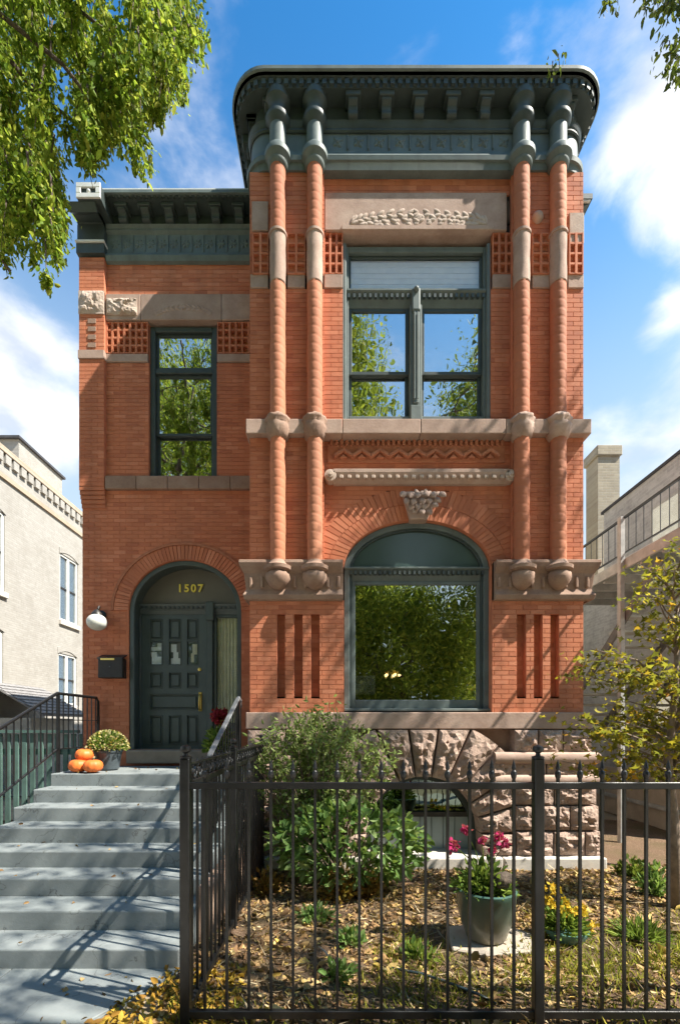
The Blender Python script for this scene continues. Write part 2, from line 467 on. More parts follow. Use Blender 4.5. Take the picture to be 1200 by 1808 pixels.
class MB:
    """Collects shapes in world coordinates and links them as one mesh object."""

    def __init__(s): s.v, s.f = [], []

    def add(s, v, f):
        k = len(s.v); s.v.extend(v); s.f.extend([tuple(i + k for i in q) for q in f]); return s

    def quad(s, a, b, c, d): return s.add([a, b, c, d], [(0, 1, 2, 3)])

    def box(s, x0, x1, y0, y1, z0, z1):
        v = [(x, y, z) for z in (z0, z1) for y in (y0, y1) for x in (x0, x1)]
        return s.add(v, [(0, 2, 3, 1), (4, 5, 7, 6), (0, 1, 5, 4), (1, 3, 7, 5), (3, 2, 6, 7), (2, 0, 4, 6)])

    def bar(s, p, q, w, h=None, up=(0, 0, 1)):
        h = h or w
        p, q = Vector(p), Vector(q); d = (q - p).normalized(); u = Vector(up)
        if abs(d.dot(u)) > .98: u = Vector((0, 1, 0))
        a = d.cross(u).normalized() * w / 2; b = a.cross(d).normalized() * h / 2
        v = [tuple(c + sa * a + sb * b) for c in (p, q) for sa, sb in ((-1, -1), (1, -1), (1, 1), (-1, 1))]
        return s.add(v, [(3, 2, 1, 0), (4, 5, 6, 7), (0, 1, 5, 4), (1, 2, 6, 5), (2, 3, 7, 6), (3, 0, 4, 7)])

    def prism(s, poly, y0, y1):
        """poly of (x, z), seen from the front counter-clockwise, extruded from y0 (front) to y1."""
        n = len(poly)
        v = [(x, y0, z) for x, z in poly] + [(x, y1, z) for x, z in poly]
        f = [tuple(range(n)), tuple(range(2 * n - 1, n - 1, -1))]
        f += [(i, i + n, (i + 1) % n + n, (i + 1) % n) for i in range(n)]
        return s.add(v, f)

    def prismz(s, poly, z0, z1):
        n = len(poly)
        v = [(x, y, z0) for x, y in poly] + [(x, y, z1) for x, y in poly]
        f = [tuple(range(n - 1, -1, -1)), tuple(range(n, 2 * n))]
        f += [(i, (i + 1) % n, (i + 1) % n + n, i + n) for i in range(n)]
        return s.add(v, f)

    def tube(s, pts, rad, n=7, cap=True):
        pts = [Vector(p) for p in pts]
        rads = rad if isinstance(rad, (list, tuple)) else [rad] * len(pts)
        v, f = [], []
        for i, p in enumerate(pts):
            d = (pts[min(i + 1, len(pts) - 1)] - pts[max(i - 1, 0)]).normalized()
            u = Vector((0, 0, 1)) if abs(d.z) < .9 else Vector((1, 0, 0))
            a = d.cross(u).normalized(); b = a.cross(d)
            for k in range(n):
                t = 2 * math.pi * k / n
                v.append(tuple(p + rads[i] * (math.cos(t) * a + math.sin(t) * b)))
        for i in range(len(pts) - 1):
            for k in range(n):
                f.append((i * n + k, (i + 1) * n + k, (i + 1) * n + (k + 1) % n, i * n + (k + 1) % n))
        if cap:
            f.append(tuple(range(n))); f.append(tuple(range(len(pts) * n - 1, (len(pts) - 1) * n - 1, -1)))
        return s.add(v, f)

    def lathe(s, prof, cx, cy, n=24, a0=0., a1=2 * math.pi, fn=None):
        """prof: (radius, z) from bottom to top."""
        full = abs(a1 - a0 - 2 * math.pi) < 1e-6
        m = n if full else n + 1
        v, f = [], []
        for (r, z) in prof:
            for k in range(m):
                t = a0 + (a1 - a0) * k / n
                rr = fn(r, t, z) if fn else r
                v.append((cx + rr * math.cos(t), cy + rr * math.sin(t), z))
        for i in range(len(prof) - 1):
            for k in range(n):
                k2 = (k + 1) % m
                f.append((i * m + k, i * m + k2, (i + 1) * m + k2, (i + 1) * m + k))
        if full:
            if prof[0][0] > 1e-4: f.append(tuple(range(m - 1, -1, -1)))
            if prof[-1][0] > 1e-4: f.append(tuple((len(prof) - 1) * m + k for k in range(m)))
        return s.add(v, f)

    def sphere(s, c, r, n=12, sz=1.):
        m = n // 2
        prof = [(max(1e-5, r * math.sin(math.pi * i / m)), c[2] - sz * r * math.cos(math.pi * i / m)) for i in range(m + 1)]
        return s.lathe(prof, c[0], c[1], n)

    def sweep(s, prof, path, closed=True):
        """prof: (out, z); path: ((x, y), (nx, ny)) with the outward normal."""
        n = len(prof); v, f = [], []
        for (p, nn) in path:
            for (o, z) in prof: v.append((p[0] + nn[0] * o, p[1] + nn[1] * o, z))
        for i in range(len(path) - 1):
            for k in range(n if closed else n - 1):
                k2 = (k + 1) % n
                f.append((i * n + k, i * n + k2, (i + 1) * n + k2, (i + 1) * n + k))
        if closed:
            f.append(tuple(range(n - 1, -1, -1))); f.append(tuple((len(path) - 1) * n + k for k in range(n)))
        return s.add(v, f)

    def build(s, name, mat, parent=None, smooth=False, bevel=0, loc=None, kind=None, seg=1):
        a = np.array(s.v, dtype=float)
        if loc is None:
            loc = Vector(((a[:, 0].min() + a[:, 0].max()) / 2, (a[:, 1].min() + a[:, 1].max()) / 2, a[:, 2].min()))
        else:
            loc = Vector(loc)
        a -= np.array(loc)
        me = mesh_from(name, a.tolist(), s.f, mat)
        if len(s.f) < 6000:
            import bmesh
            bm = bmesh.new(); bm.from_mesh(me)
            bmesh.ops.recalc_face_normals(bm, faces=bm.faces)
            bm.to_mesh(me); bm.free()
        if smooth: me.shade_smooth()
        o = new_obj(name, me, loc, parent)
        if smooth == 'auto':
            me.set_sharp_from_angle(angle=R(38))
        if bevel:
            b = o.modifiers.new('bevel', 'BEVEL'); b.width = bevel; b.segments = seg; b.limit_method = 'ANGLE'
        if kind: o['kind'] = kind
        return o


def leaves(name, P, D, size, mat, parent=None, width=.42, kind=None, loc=None, curl=.18, shape='oval'):
    """One mesh of many separate folded leaves: P base points, D axis directions, size lengths."""
    P = np.asarray(P, float); D = np.asarray(D, float); n = len(P)
    size = np.broadcast_to(np.asarray(size, float), (n,))[:, None]
    D = D / (np.linalg.norm(D, axis=1, keepdims=True) + 1e-9)
    rnd = rng.normal(size=(n, 3))
    S = np.cross(D, rnd); S /= (np.linalg.norm(S, axis=1, keepdims=True) + 1e-9)
    U = np.cross(S, D)
    w = width * size * .5
    b = P
    if shape == 'blade':
        pts = [b - S * w, b + S * w, b + D * size * .55 + U * size * .10 + S * w * .7, b + D * size + U * size * .3, b + D * size * .55 + U * size * .10 - S * w * .7]
        V = np.stack(pts, 1).reshape(-1, 3)
        F = np.array([[0, 1, 2, 3, 4]])
        k = 5
    elif shape == 'star':
        def q(t, sw, u): return b + D * size * t + S * size * sw + U * size * u
        pts = [q(0, 0, 0), q(.30, .16, .04), q(.25, .52, -curl), q(.52, .22, 0), q(1, 0, -curl), q(.52, -.22, 0), q(.25, -.52, -curl), q(.30, -.16, .04)]
        V = np.stack(pts, 1).reshape(-1, 3)
        F = np.array([[0, 1, 3, 4], [1, 2, 3, 3], [0, 4, 5, 7], [7, 5, 6, 6]])
        k = 8
    else:
        r1 = b + D * size * .3 + S * w + U * size * curl * .5
        r2 = b + D * size * .68 + S * w * .8 + U * size * curl * .35
        l1 = b + D * size * .3 - S * w + U * size * curl * .5
        l2 = b + D * size * .68 - S * w * .8 + U * size * curl * .35
        t = b + D * size - U * size * curl * .4
        V = np.stack([b, r1, r2, t, l2, l1], 1).reshape(-1, 3)
        F = np.array([[0, 1, 2, 3], [0, 3, 4, 5]])
        k = 6
    if loc is None: loc = P.mean(0)
    V = V - np.asarray(loc)
    offs = (np.arange(n) * k)[:, None]
    loops, tot = [], []
    polys = []
    for row in F:
        r = list(dict.fromkeys(row.tolist()))
        polys.append((np.array(r)[None, :] + offs))
    me = bpy.data.meshes.new(name)
    me.vertices.add(len(V)); me.vertices.foreach_set('co', V.ravel())
    # interleave polygons leaf by leaf is not needed: islands come from shared vertices
    allidx = np.concatenate([p.ravel() for p in polys])
    lens = np.concatenate([np.full(n, p.shape[1]) for p in polys])
    starts = np.concatenate([[0], np.cumsum(lens)[:-1]])
    me.loops.add(len(allidx)); me.loops.foreach_set('vertex_index', allidx.astype(np.int32))
    me.polygons.add(len(lens)); me.polygons.foreach_set('loop_start', starts.astype(np.int32)); me.polygons.foreach_set('loop_total', lens.astype(np.int32))
    me.materials.append(mat)
    me.update(calc_edges=True); me.validate()
    o = new_obj(name, me, loc, parent)
    if kind: o['kind'] = kind
    return o


def unit(n):
    d = rng.normal(size=(n, 3)); return d / np.linalg.norm(d, axis=1, keepdims=True)


# frames: (u along the wall, d into the wall, z)
def frame(kind, c):
    if kind == 'F': return lambda u, d, z: (u, c + d, z)          # faces the street (-Y)
    if kind == 'L': return lambda u, d, z: (c + d, u, z)          # faces -X
    return lambda u, d, z: (c - d, u, z)                          # 'R': faces +X


def course_pieces(u0, u1, z0, z1, spans, course=.066, length=.206, joint=.0034, seed=0):
    """Running bond: yields (u0, u1, z0, z1) of each brick clipped to the solid spans of its course."""
    rr = random.Random(seed)
    n = max(1, int(round((z1 - z0) / course))); c = (z1 - z0) / n
    bricks, strips = [], []
    for i in range(n):
        a = z0 + i * c; b = a + c
        for (s0, s1) in spans((a + b) / 2):
            s0, s1 = max(s0, u0), min(s1, u1)
            if s1 - s0 < .015: continue
            strips.append((s0, s1, a, b))
            st = u0 - (length / 2 if i % 2 else 0) - length
            x = st + math.floor((s0 - st) / length) * length
            while x < s1:
                p, q = max(x, s0), min(x + length, s1)
                if q - p > .02:
                    bricks.append((p + joint / 2 * (p > s0), q - joint / 2 * (q < s1), a + joint / 2, b - joint / 2))
                x += length
    return bricks, strips


def add_brick(mb, fr, b, proud=0.0, depth=.02):
    p, q, a, c = b
    e = .0025
    v = [fr(p, depth, a), fr(q, depth, a), fr(q, depth, c), fr(p, depth, c),
         fr(p + e, -proud, a + e), fr(q - e, -proud, a + e), fr(q - e, -proud, c - e), fr(p + e, -proud, c - e)]
    mb.add(v, [(4, 5, 6, 7), (0, 1, 5, 4), (1, 2, 6, 5), (2, 3, 7, 6), (3, 0, 4, 7)])


def brickwork(parent, fr, u0, u1, z0, z1, spans, seed=1, mat='brick', single=None, course=.066):
    """Mortar goes to the wall mesh that is returned; bricks become one stuff part, or single parts where `single` says so."""
    bricks, strips = course_pieces(u0, u1, z0, z1, spans, course, seed=seed)
    rr = random.Random(seed)
    mo = MB(); mb = MB(); ones = []
    for (p, q, a, c) in strips: mo.quad(fr(p, .0045, a), fr(q, .0045, a), fr(q, .0045, c), fr(p, .0045, c))
    for b in bricks:
        if single and single(b): ones.append(b)
        else: add_brick(mb, fr, b, rr.random() * .002)
    return mo, mb, ones


def holes_wall(mb, fr, u0, u1, z0, z1, holes, depth=.15):
    us = sorted({u0, u1, *[h[0] for h in holes], *[h[1] for h in holes]})
    zs = sorted({z0, z1, *[h[2] for h in holes], *[h[3] for h in holes]})
    for i in range(len(us) - 1):
        for j in range(len(zs) - 1):
            cu, cz = (us[i] + us[i + 1]) / 2, (zs[j] + zs[j + 1]) / 2
            if any(h[0] < cu < h[1] and h[2] < cz < h[3] for h in holes): continue
            mb.quad(fr(us[i], 0, zs[j]), fr(us[i + 1], 0, zs[j]), fr(us[i + 1], 0, zs[j + 1]), fr(us[i], 0, zs[j + 1]))
    for (a, b, c, d) in holes:
        for (p, q) in (((a, c), (b, c)), ((b, c), (b, d)), ((b, d), (a, d)), ((a, d), (a, c))):
            mb.quad(fr(p[0], 0, p[1]), fr(q[0], 0, q[1]), fr(q[0], depth, q[1]), fr(p[0], depth, p[1]))


def ellipse(cx, cz, a, b, n, t0=0., t1=math.pi):
    return [(cx + a * math.cos(t0 + (t1 - t0) * i / n), cz + b * math.sin(t0 + (t1 - t0) * i / n)) for i in range(n + 1)]


def arch_band(mb, cx, zs, z0, ao, bo, ai, bi, y0, y1, n=28):
    """An upside-down U: jambs from z0 up to the springing zs, then the arch, between an outer and an inner ellipse."""
    o = [(cx + ao, z0)] + ellipse(cx, zs, ao, bo, n) + [(cx - ao, z0)]
    i = [(cx + ai, z0)] + ellipse(cx, zs, ai, bi, n) + [(cx - ai, z0)]
    m = len(o)
    v = [(x, y, z) for y in (y0, y1) for ring in (o, i) for (x, z) in ring]
    f = []
    for k in range(m - 1):
        f += [(k, k + 1, m + k + 1, m + k), (2 * m + k, 3 * m + k, 3 * m + k + 1, 2 * m + k + 1),
              (m + k, m + k + 1, 3 * m + k + 1, 3 * m + k), (k, 2 * m + k, 2 * m + k + 1, k + 1)]
    f += [(0, m, 3 * m, 2 * m), (m - 1, 3 * m - 1, 4 * m - 1, 2 * m - 1)]
    mb.add(v, f)


def rough_block(name, mat, w, h, depth, seed, bulge=.05, nx=9, nz=7, parent=None, at=(0, 0, 0), poly=None):
    """A rock-faced stone: w by h, its face bulging towards -Y. poly maps (s, t) in 0..1 to (x, z) for a wedge."""
    v, f = [], []
    for j in range(nz + 1):
        for i in range(nx + 1):
            s, t = i / nx, j / nz
            x, z = poly(s, t) if poly else (-w / 2 + w * s, h * t)
            edge = min(s, 1 - s, t, 1 - t)
            k = min(1, edge * 3.2) ** .5
            pv = Vector((x * 7 + seed * 3.7, z * 8, seed * 1.3)); near = noise.voronoi(pv)[1][0]; rv = noise.cell_vector(near * 5.3 + Vector((seed, 0, 0)))
            d = bulge * k * (.55 + .55 * rv.z + (pv.x - near.x) * (rv.x - .5) * 1.5 + (pv.z * 0 + pv.y - near.y) * (rv.y - .35) * 1.5)
            d += bulge * .3 * noise.noise(Vector((x * 27 + seed, z * 29, seed))) * k + (.012 if edge == 0 else 0)
            jx = .010 * noise.noise(Vector((x * 11, z * 11, seed + 5))) if edge else 0
            v.append((x + jx, -d, z))
    c = lambda i, j: j * (nx + 1) + i
    for j in range(nz):
        for i in range(nx):
            q = (c(i, j), c(i + 1, j), c(i + 1, j + 1), c(i, j + 1))
            f += [(q[0], q[1], q[2]), (q[0], q[2], q[3])] if (i + j) % 2 else [(q[0], q[1], q[3]), (q[1], q[2], q[3])]
    rim = [c(i, 0) for i in range(nx + 1)] + [c(nx, j) for j in range(1, nz + 1)] + [c(i, nz) for i in range(nx - 1, -1, -1)] + [c(0, j) for j in range(nz - 1, 0, -1)]
    k0 = len(v)
    for r in rim: v.append((v[r][0], depth, v[r][2]))
    for i in range(len(rim)):
        a, b = rim[i], rim[(i + 1) % len(rim)]
        f.append((a, k0 + i, k0 + (i + 1) % len(rim), b))
    me = mesh_from(name, v, f, mat)
    return new_obj(name, me, at, parent)


# ================================================================== GROUND
def grid_sheet(name, x0, x1, y0, y1, nx, ny, zf, mat, kind='structure'):
    v = [(x0 + (x1 - x0) * i / nx, y0 + (y1 - y0) * j / ny) for j in range(ny + 1) for i in range(nx + 1)]
    v = [(x, y, zf(x, y)) for x, y in v]
    f = [(j * (nx + 1) + i, j * (nx + 1) + i + 1, (j + 1) * (nx + 1) + i + 1, (j + 1) * (nx + 1) + i) for j in range(ny) for i in range(nx)]
    o = new_obj(name, mesh_from(name, v, f, mat, True), (0, 0, 0), None)
    o['kind'] = kind
    return o


def yard_z(x, y):
    return .012 + .028 * noise.noise(Vector((x * 1.2, y * 1.2, 3))) + .016 * noise.noise(Vector((x * 5, y * 5, 1)))


g = MB().quad((-900, -900, -.02), (900, -900, -.02), (900, 900, -.02), (-900, 900, -.02)).build('ground', M['dry_earth'], loc=(0, 0, 0)); g['kind'] = 'structure'
grid_sheet('garden_bed', -1.25, 9, 2.35, 9.5, 130, 90, yard_z, M['mulch'])
grid_sheet('verge', -9, -3.92, 2.35, 9.5, 40, 50, lambda x, y: yard_z(x, y) - .01, M['mulch'])
o = MB().box(-30, 30, .2, 2.3, -.10, -.006).build('pavement', M['sidewalk'], bevel=.01); o['kind'] = 'structure'
o = MB().box(-30, 30, -2.2, -2.05, -.2, -.01).build('kerb', M['sidewalk'], bevel=.02); o['kind'] = 'structure'
o = MB().quad((-60, -6.2, -.015), (60, -6.2, -.015), (60, -2.2, -.015), (-60, -2.2, -.015)).build('road', M['asphalt'], loc=(0, -4, -.015)); o['kind'] = 'structure'
o['kind'] = 'structure'

# front walk of concrete from the pavement to the steps; its slabs are pieces of it
walk = MB().prismz([(-3.9, 2.3), (-2.2, 2.3), (-1.62, 3.05), (-1.26, 3.6), (-1.26, 3.72), (-3.9, 3.72)], -.08, .004).build('front_walk', M['concrete'])
walk['kind'] = 'structure'
for ya, yb in ((2.32, 3.0), (3.012, 3.70)):
    for xa, xb in ((-3.89, -2.62), (-2.608, -1.35)):
        pts = [(xa, ya), (xb, ya), (xb, yb), (xa, yb)]
        if xb > -2 and ya < 2.5: pts = [(xa, ya), (-2.23, ya), (-1.67, yb), (xa, yb)]
        elif xb > -2: pts = [(xa, ya), (-1.66, ya), (-1.28, yb - .08), (-1.28, yb), (xa, yb)]
        MB().prismz(pts, -.05, .02).build('slab', M['concrete'], walk, bevel=.006)

# ================================================================== THE HOUSE
house = thing('brick_house', (-.3, 6.5, 0), 'two-storey red brick house with spiral columns and dark green cornices', 'house')
YB, YE, YC = 6.5, 7.5, 6.58              # bay front, entry wall, recessed bay panel
xb = lambda p: X(p, YB)
zb = lambda p: Z(p, YB)
xe = lambda p: X(p, YE)
ze = lambda p: Z(p, YE)
xc = lambda p: X(p, YC)
zc = lambda p: Z(p, YC)
BX0, BX1 = xb(441), xb(1029)
EX0, EX1 = xe(146), BX0 + .02
fB, fC, fE = frame('F', YB), frame('F', YC), frame('F', YE)

# --- arch of the bay window
AW_CX = xc(736.5); AW_A = xc(866) - AW_CX; AW_ZS = zc(1005); AW_B = zc(919) - AW_ZS; AW_Z0 = zc(1252)
RING = .46
# --- door arch
DR_CX = xe(327); DR_A = xe(426) - DR_CX; DR_ZS = ze(1078); DR_B = ze(989) - DR_ZS; DR_Z0 = Z(1322, 7.85)
DRING = .24

# --- bay wall ----------------------------------------------------------------
Z_WT, Z_ST0, Z_ST1 = zb(1258), zb(1060), zb(998)      # water table top, corbel stone bottom and top
Z_SI0, Z_SI1 = Z(765, YB - .1), Z(739, YB - .1)                       # second floor sill course
Z_FR = Z(293, 6.43)
slots = [(xb(a), xb(b)) for a, b in ((489, 503), (519, 534), (549, 564), (912, 928), (942, 957), (971, 986))]
SZ0, SZ1 = zb(1230), zb(1084)


def cut(spans, holes):
    for (a, b) in holes:
        out = []
        for (p, q) in spans:
            if b <= p or a >= q: out.append((p, q)); continue
            if a > p: out.append((p, a))
            if b < q: out.append((b, q))
        spans = out
    return spans


def spans_low(z):
    h = [(xb(607), xb(868))]
    if SZ0 < z < SZ1: h += slots
    return cut([(BX0, BX1)], h)


PIER = [(BX0, xb(572)), (xb(904), BX1)]
wall = MB(); pile = MB()
mo, mb, ones = brickwork(house, fB, BX0, BX1, Z_WT, Z_ST0, spans_low, 3, single=lambda b: b[0] > xb(868) - .02)
wall.add(mo.v, mo.f); pile.add(mb.v, mb.f)
for (za, zb_, sd_) in ((Z_ST1, Z_SI0, 5), (Z_SI1, zb(510), 6), (zb(485), zb(412), 7), (zb(412), Z_FR, 8)):
    mo, mb, _ = brickwork(house, fB, BX0, BX1, za, zb_, lambda z: PIER, sd_)
    wall.add(mo.v, mo.f); pile.add(mb.v, mb.f)


def spans_centre(z):
    if z < AW_ZS: return cut([(xb(572), xb(904))], [(AW_CX - AW_A, AW_CX + AW_A)])
    k = (z - AW_ZS) / (AW_B + RING)
    if k >= 1: return [(xb(572), xb(904))]
    w = (AW_A + RING) * math.sqrt(1 - k * k) - .03
    return cut([(xb(572), xb(904))], [(AW_CX - w, AW_CX + w)])


W2 = (xc(605), xc(866), zc(739), zc(426))     # upper bay window opening
for (za, zb_, sp, sd_) in ((Z_ST1, Z_SI0, spans_centre, 11),
                           (Z_SI1, zc(510), lambda z: cut([(xb(572), xb(904))], [(W2[0], W2[1])]), 12),
                           (zc(345), Z_FR + .05, lambda z: [(xb(572), xb(904))], 13)):
    mo, mb, _ = brickwork(house, fC, xb(572), xb(904), za, zb_, sp, sd_)
    wall.add(mo.v, mo.f); pile.add(mb.v, mb.f)
# slot recesses
for (a, b) in slots:
    D_ = .11
    fr = frame('F', YB + D_)
    mo, mb, _ = brickwork(house, fr, a, b, SZ0, SZ1, lambda z: [(a, b)], 21)
    wall.add(mo.v, mo.f); pile.add(mb.v, mb.f)
    for p in (a, b): wall.quad(fB(p, .004, SZ0), fB(p, D_ + .01, SZ0), fB(p, D_ + .01, SZ1), fB(p, .004, SZ1))
    for z in (SZ0, SZ1): wall.quad(fB(a, .004, z), fB(b, .004, z), fB(b, D_ + .01, z), fB(a, D_ + .01, z))
# reveals of the recess and of the openings
for p in (572, 904):
    wall.quad(fB(xb(p), .004, Z_ST1), fB(xb(p), .1, Z_ST1), fB(xb(p), .1, Z_FR), fB(xb(p), .004, Z_FR))
for p in (607, 868): wall.quad(fB(xb(p), .004, Z_WT), fB(xb(p), .2, Z_WT), fB(xb(p), .2, Z_ST1), fB(xb(p), .004, Z_ST1))
for p in (W2[0], W2[1]): wall.quad(fC(p, .004, W2[2]), fC(p, .17, W2[2]), fC(p, .17, W2[3]), fC(p, .004, W2[3]))
for (fr_, s_) in ((frame('L', BX0), 31), (frame('R', BX1), 32)):
    mo, mb, _ = brickwork(house, fr_, YB + .0, YE, .9, Z_FR, lambda z: [(YB, YE)], s_)
    wall.add(mo.v, mo.f); pile.add(mb.v, mb.f)
bay = wall.build('bay_wall', M['mortar'], house, loc=(1.17, 6.5, 0))
pile.build('brickwork', M['brick'], bay, kind='stuff', loc=(1.17, 6.5, 0))
cache = {}
for b in ones:                                   # the pier right of the big window, brick by brick
    w, h = round(b[1] - b[0], 3), round(b[3] - b[2], 4)
    at = (b[0], YB - random.random() * .0035, b[2])
    if w in cache: inst(cache[w], at, bay, 'brick')
    else:
        m_ = MB(); add_brick(m_, lambda u, d, z: (u, d, z), (0, w, 0, h))
        cache[w] = m_.build('brick', M['brick'], bay, loc=(0, 0, 0)); cache[w].location = Vector(at) - WLOC[bay.name]


def arch_bricks(parent, cx, zs, a, b, rows, n, yf, yb, mat, t0=0., t1=math.pi, gap=.16):
    for (ta, tb) in rows:
        # even spacing along the ellipse
        ts = np.linspace(t0, t1, 600)
        pts = np.array([(cx + (a + ta) * math.cos(t), zs + (b + ta) * math.sin(t)) for t in ts])
        L = np.concatenate([[0], np.cumsum(np.linalg.norm(np.diff(pts, axis=0), axis=1))])
        for i in range(n):
            t_a = np.interp(L[-1] * (i + gap / 2) / n, L, ts); t_b = np.interp(L[-1] * (i + 1 - gap / 2) / n, L, ts)
            poly = [(cx + (a + r) * math.cos(t), zs + (b + r) * math.sin(t)) for r, t in ((ta, t_b), (ta, t_a), (tb, t_a), (tb, t_b))]
            MB().prism(poly, yf - random.random() * .004, yb).build('brick', mat, parent)


# spandrel arch: two rows of radial bricks, over a mortar backing
bm_ = MB(); arch_band(bm_, AW_CX, AW_ZS, AW_ZS - .001, AW_A + RING, AW_B + RING, AW_A + .001, AW_B + .001, YC - .004, YC + .16, 32)
wa = bm_.build('window_arch', M['mortar'], house)
arch_bricks(wa, AW_CX, AW_ZS, AW_A, AW_B, ((.004, .225), (.232, RING)), 50, YC - .012, YC + .02, M['brick'])
# brick jambs below the recess: short returns of the arch
# --- entry wall ---------------------------------------------------------------
EW = (xe(263), xe(383), ze(843), ze(572))      # upper entry window
wall = MB(); pile = MB()


def spans_entry(z):
    s = [(EX0, EX1)]
    if z < DR_ZS:
        if z > DR_Z0: s = cut(s, [(DR_CX - DR_A, DR_CX + DR_A)])
    else:
        k = (z - DR_ZS) / (DR_B + DRING)
        if k < 1:
            w = (DR_A + DRING) * math.sqrt(1 - k * k) - .03
            s = cut(s, [(DR_CX - w, DR_CX + w)])
    return s


mo, mb, _ = brickwork(house, fE, EX0, EX1, .8, ze(866), spans_entry, 41)
wall.add(mo.v, mo.f); pile.add(mb.v, mb.f)
for (za, zb_, sd_) in ((ze(843), ze(641), 42), (ze(520), ze(462), 44)):
    holes = [(EW[0], EW[1])] if za < ze(570) else []
    mo, mb, _ = brickwork(house, fE, EX0, EX1, za, zb_, lambda z: cut([(EX0, EX1)], holes), sd_)
    wall.add(mo.v, mo.f); pile.add(mb.v, mb.f)
for p in (EW[0], EW[1]): wall.quad(fE(p, .004, EW[2]), fE(p, .16, EW[2]), fE(p, .16, EW[3]), fE(p, .004, EW[3]))
# projecting corner pier of the upper floor, and its corbel
fP = frame('F', YE - .07); PX1 = xe(188)
for (za, zb_, sd_) in ((ze(862), ze(640), 51), (ze(625), ze(560), 52), (ze(522), ze(462), 53)):
    mo, mb, _ = brickwork(house, fP, EX0 - .02, PX1, za, zb_, lambda z: [(EX0 - .02, PX1)], sd_)
    wall.add(mo.v, mo.f); pile.add(mb.v, mb.f)
wall.quad((PX1, YE - .064, ze(862)), (PX1, YE + .01, ze(862)), (PX1, YE + .01, ze(462)), (PX1, YE - .064, ze(462)))
for k in range(5):                                # corbelled courses below the pier
    za = ze(862) - (k + 1) * .068
    pile.box(EX0 - .02 + .004 * k, PX1 - .004, YE - .066 + .013 * k, YE + .02, za + .004, za + .064)
fl = frame('L', EX0)
mo, mb, _ = brickwork(house, fl, YE, YE + 2.0, .6, ze(462), lambda z: [(YE, YE + 2.0)], 54)
wall.add(mo.v, mo.f); pile.add(mb.v, mb.f)
entry = wall.build('entry_wall', M['mortar'], house, loc=(-2.7, 7.5, 0))
pile.build('brickwork', M['brick'], entry, kind='stuff', loc=(-2.7, 7.5, 0))
bm_ = MB(); arch_band(bm_, DR_CX, DR_ZS, DR_ZS - .001, DR_A + DRING, DR_B + DRING, DR_A, DR_B, YE - .006, YE + .2, 32)
da = bm_.build('door_arch', M['mortar'], house)
arch_bricks(da, DR_CX, DR_ZS, DR_A, DR_B, ((.004, DRING),), 52, YE - .02, YE + .02, M['brick'])
hm = MB(); arch_band(hm, DR_CX, DR_ZS, DR_ZS, DR_A + DRING + .045, DR_B + DRING + .045, DR_A + DRING + .004, DR_B + DRING + .004, YE - .035, YE + .01, 36)
hm.build('hood_mould', M['terracotta'], house)

# --- body of the house behind ------------------------------------------------
body = MB()
body.box(EX0 + .012, 3.78, YE + 1.95, 17, 0, 9.2)  # unseen rear kept low so sunlight clears it to the cream building
body.box(BX0 + .3, BX1 - .01, YC + 1.0, YE + 2.5, ze(345) - .01, zb(160))
body.box(BX1 - .3, BX1 - .004, YE + .01, YE + 1.96, 0, Z_FR)
body.build('rear_wall', M['side_brick'], house)
rf = MB(); rf.box(EX0 + .02, 3.75, YE + .42, YE + 1.9, ze(350), ze(340)); rf.box(EX0 - .02, 3.85, YE + 1.9, 17.1, 9.21, 9.27); rf.box(BX0, BX1, YB + .2, YE + 2.6, zb(158), zb(150))
rf.build('roof', M['roofing'], house)

# --- stone courses on the bay --------------------------------------------------
st = MB(); st.box(xb(436), xb(1040), YB - .09, YB + .35, zb(1287), zb(1258))
wt = st.build('water_table', M['brownstone'], house, bevel=.012, seg=2)
sill = house
for (a, b) in ((436, 604), (604, 740), (740, 888), (888, 1037)):
    MB().box(xb(a) + .003, xb(b) - .003, YB - .10, YB + .22, Z_SI0, Z_SI1).build('sill_stone', M['brownstone'], house, bevel=.01, seg=2)
# corbel courses with carved pendants below the columns
for (a, b) in ((437, 605), (871, 1040)):
    prof = [(.00, zb(1062)), (.055, zb(1060)), (.075, zb(1052)), (.05, zb(1046)), (.035, zb(1042)), (.06, zb(1015)), (.11, zb(1004)), (.125, zb(998)), (.12, zb(993)), (.0, zb(992))]
    x0_, x1_ = xb(a) + .02, xb(b) - .02
    path = [((x0_, YB + .25), (-1, 0)), ((x0_, YB), (-1, -1)), ((x1_, YB), (1, -1)), ((x1_, YB + .25), (1, 0))]
    if a < 500: path[2:] = [((x1_ + .02, YB), (0, -1)), ((x1_ + .02, YB + .1), (0, -1))]
    else: path[:2] = [((x0_ - .02, YB + .1), (0, -1)), ((x0_ - .02, YB), (0, -1))]
    m_ = MB().sweep(prof, path)
    m_.box(x0_, x1_, YB - .01, YB + .2, zb(1060), zb(993))
    cs = m_.build('corbel_course', M['darkstone'], house, bevel=.006)
    for k in range(9):
        u = x0_ + .04 + (x1_ - x0_ - .08) * k / 8
        MB().box(u - .022, u + .022, YB - .075, YB - .02, zb(1040), zb(1020)).build('carved_leaf', M['darkstone'], cs, bevel=.012)
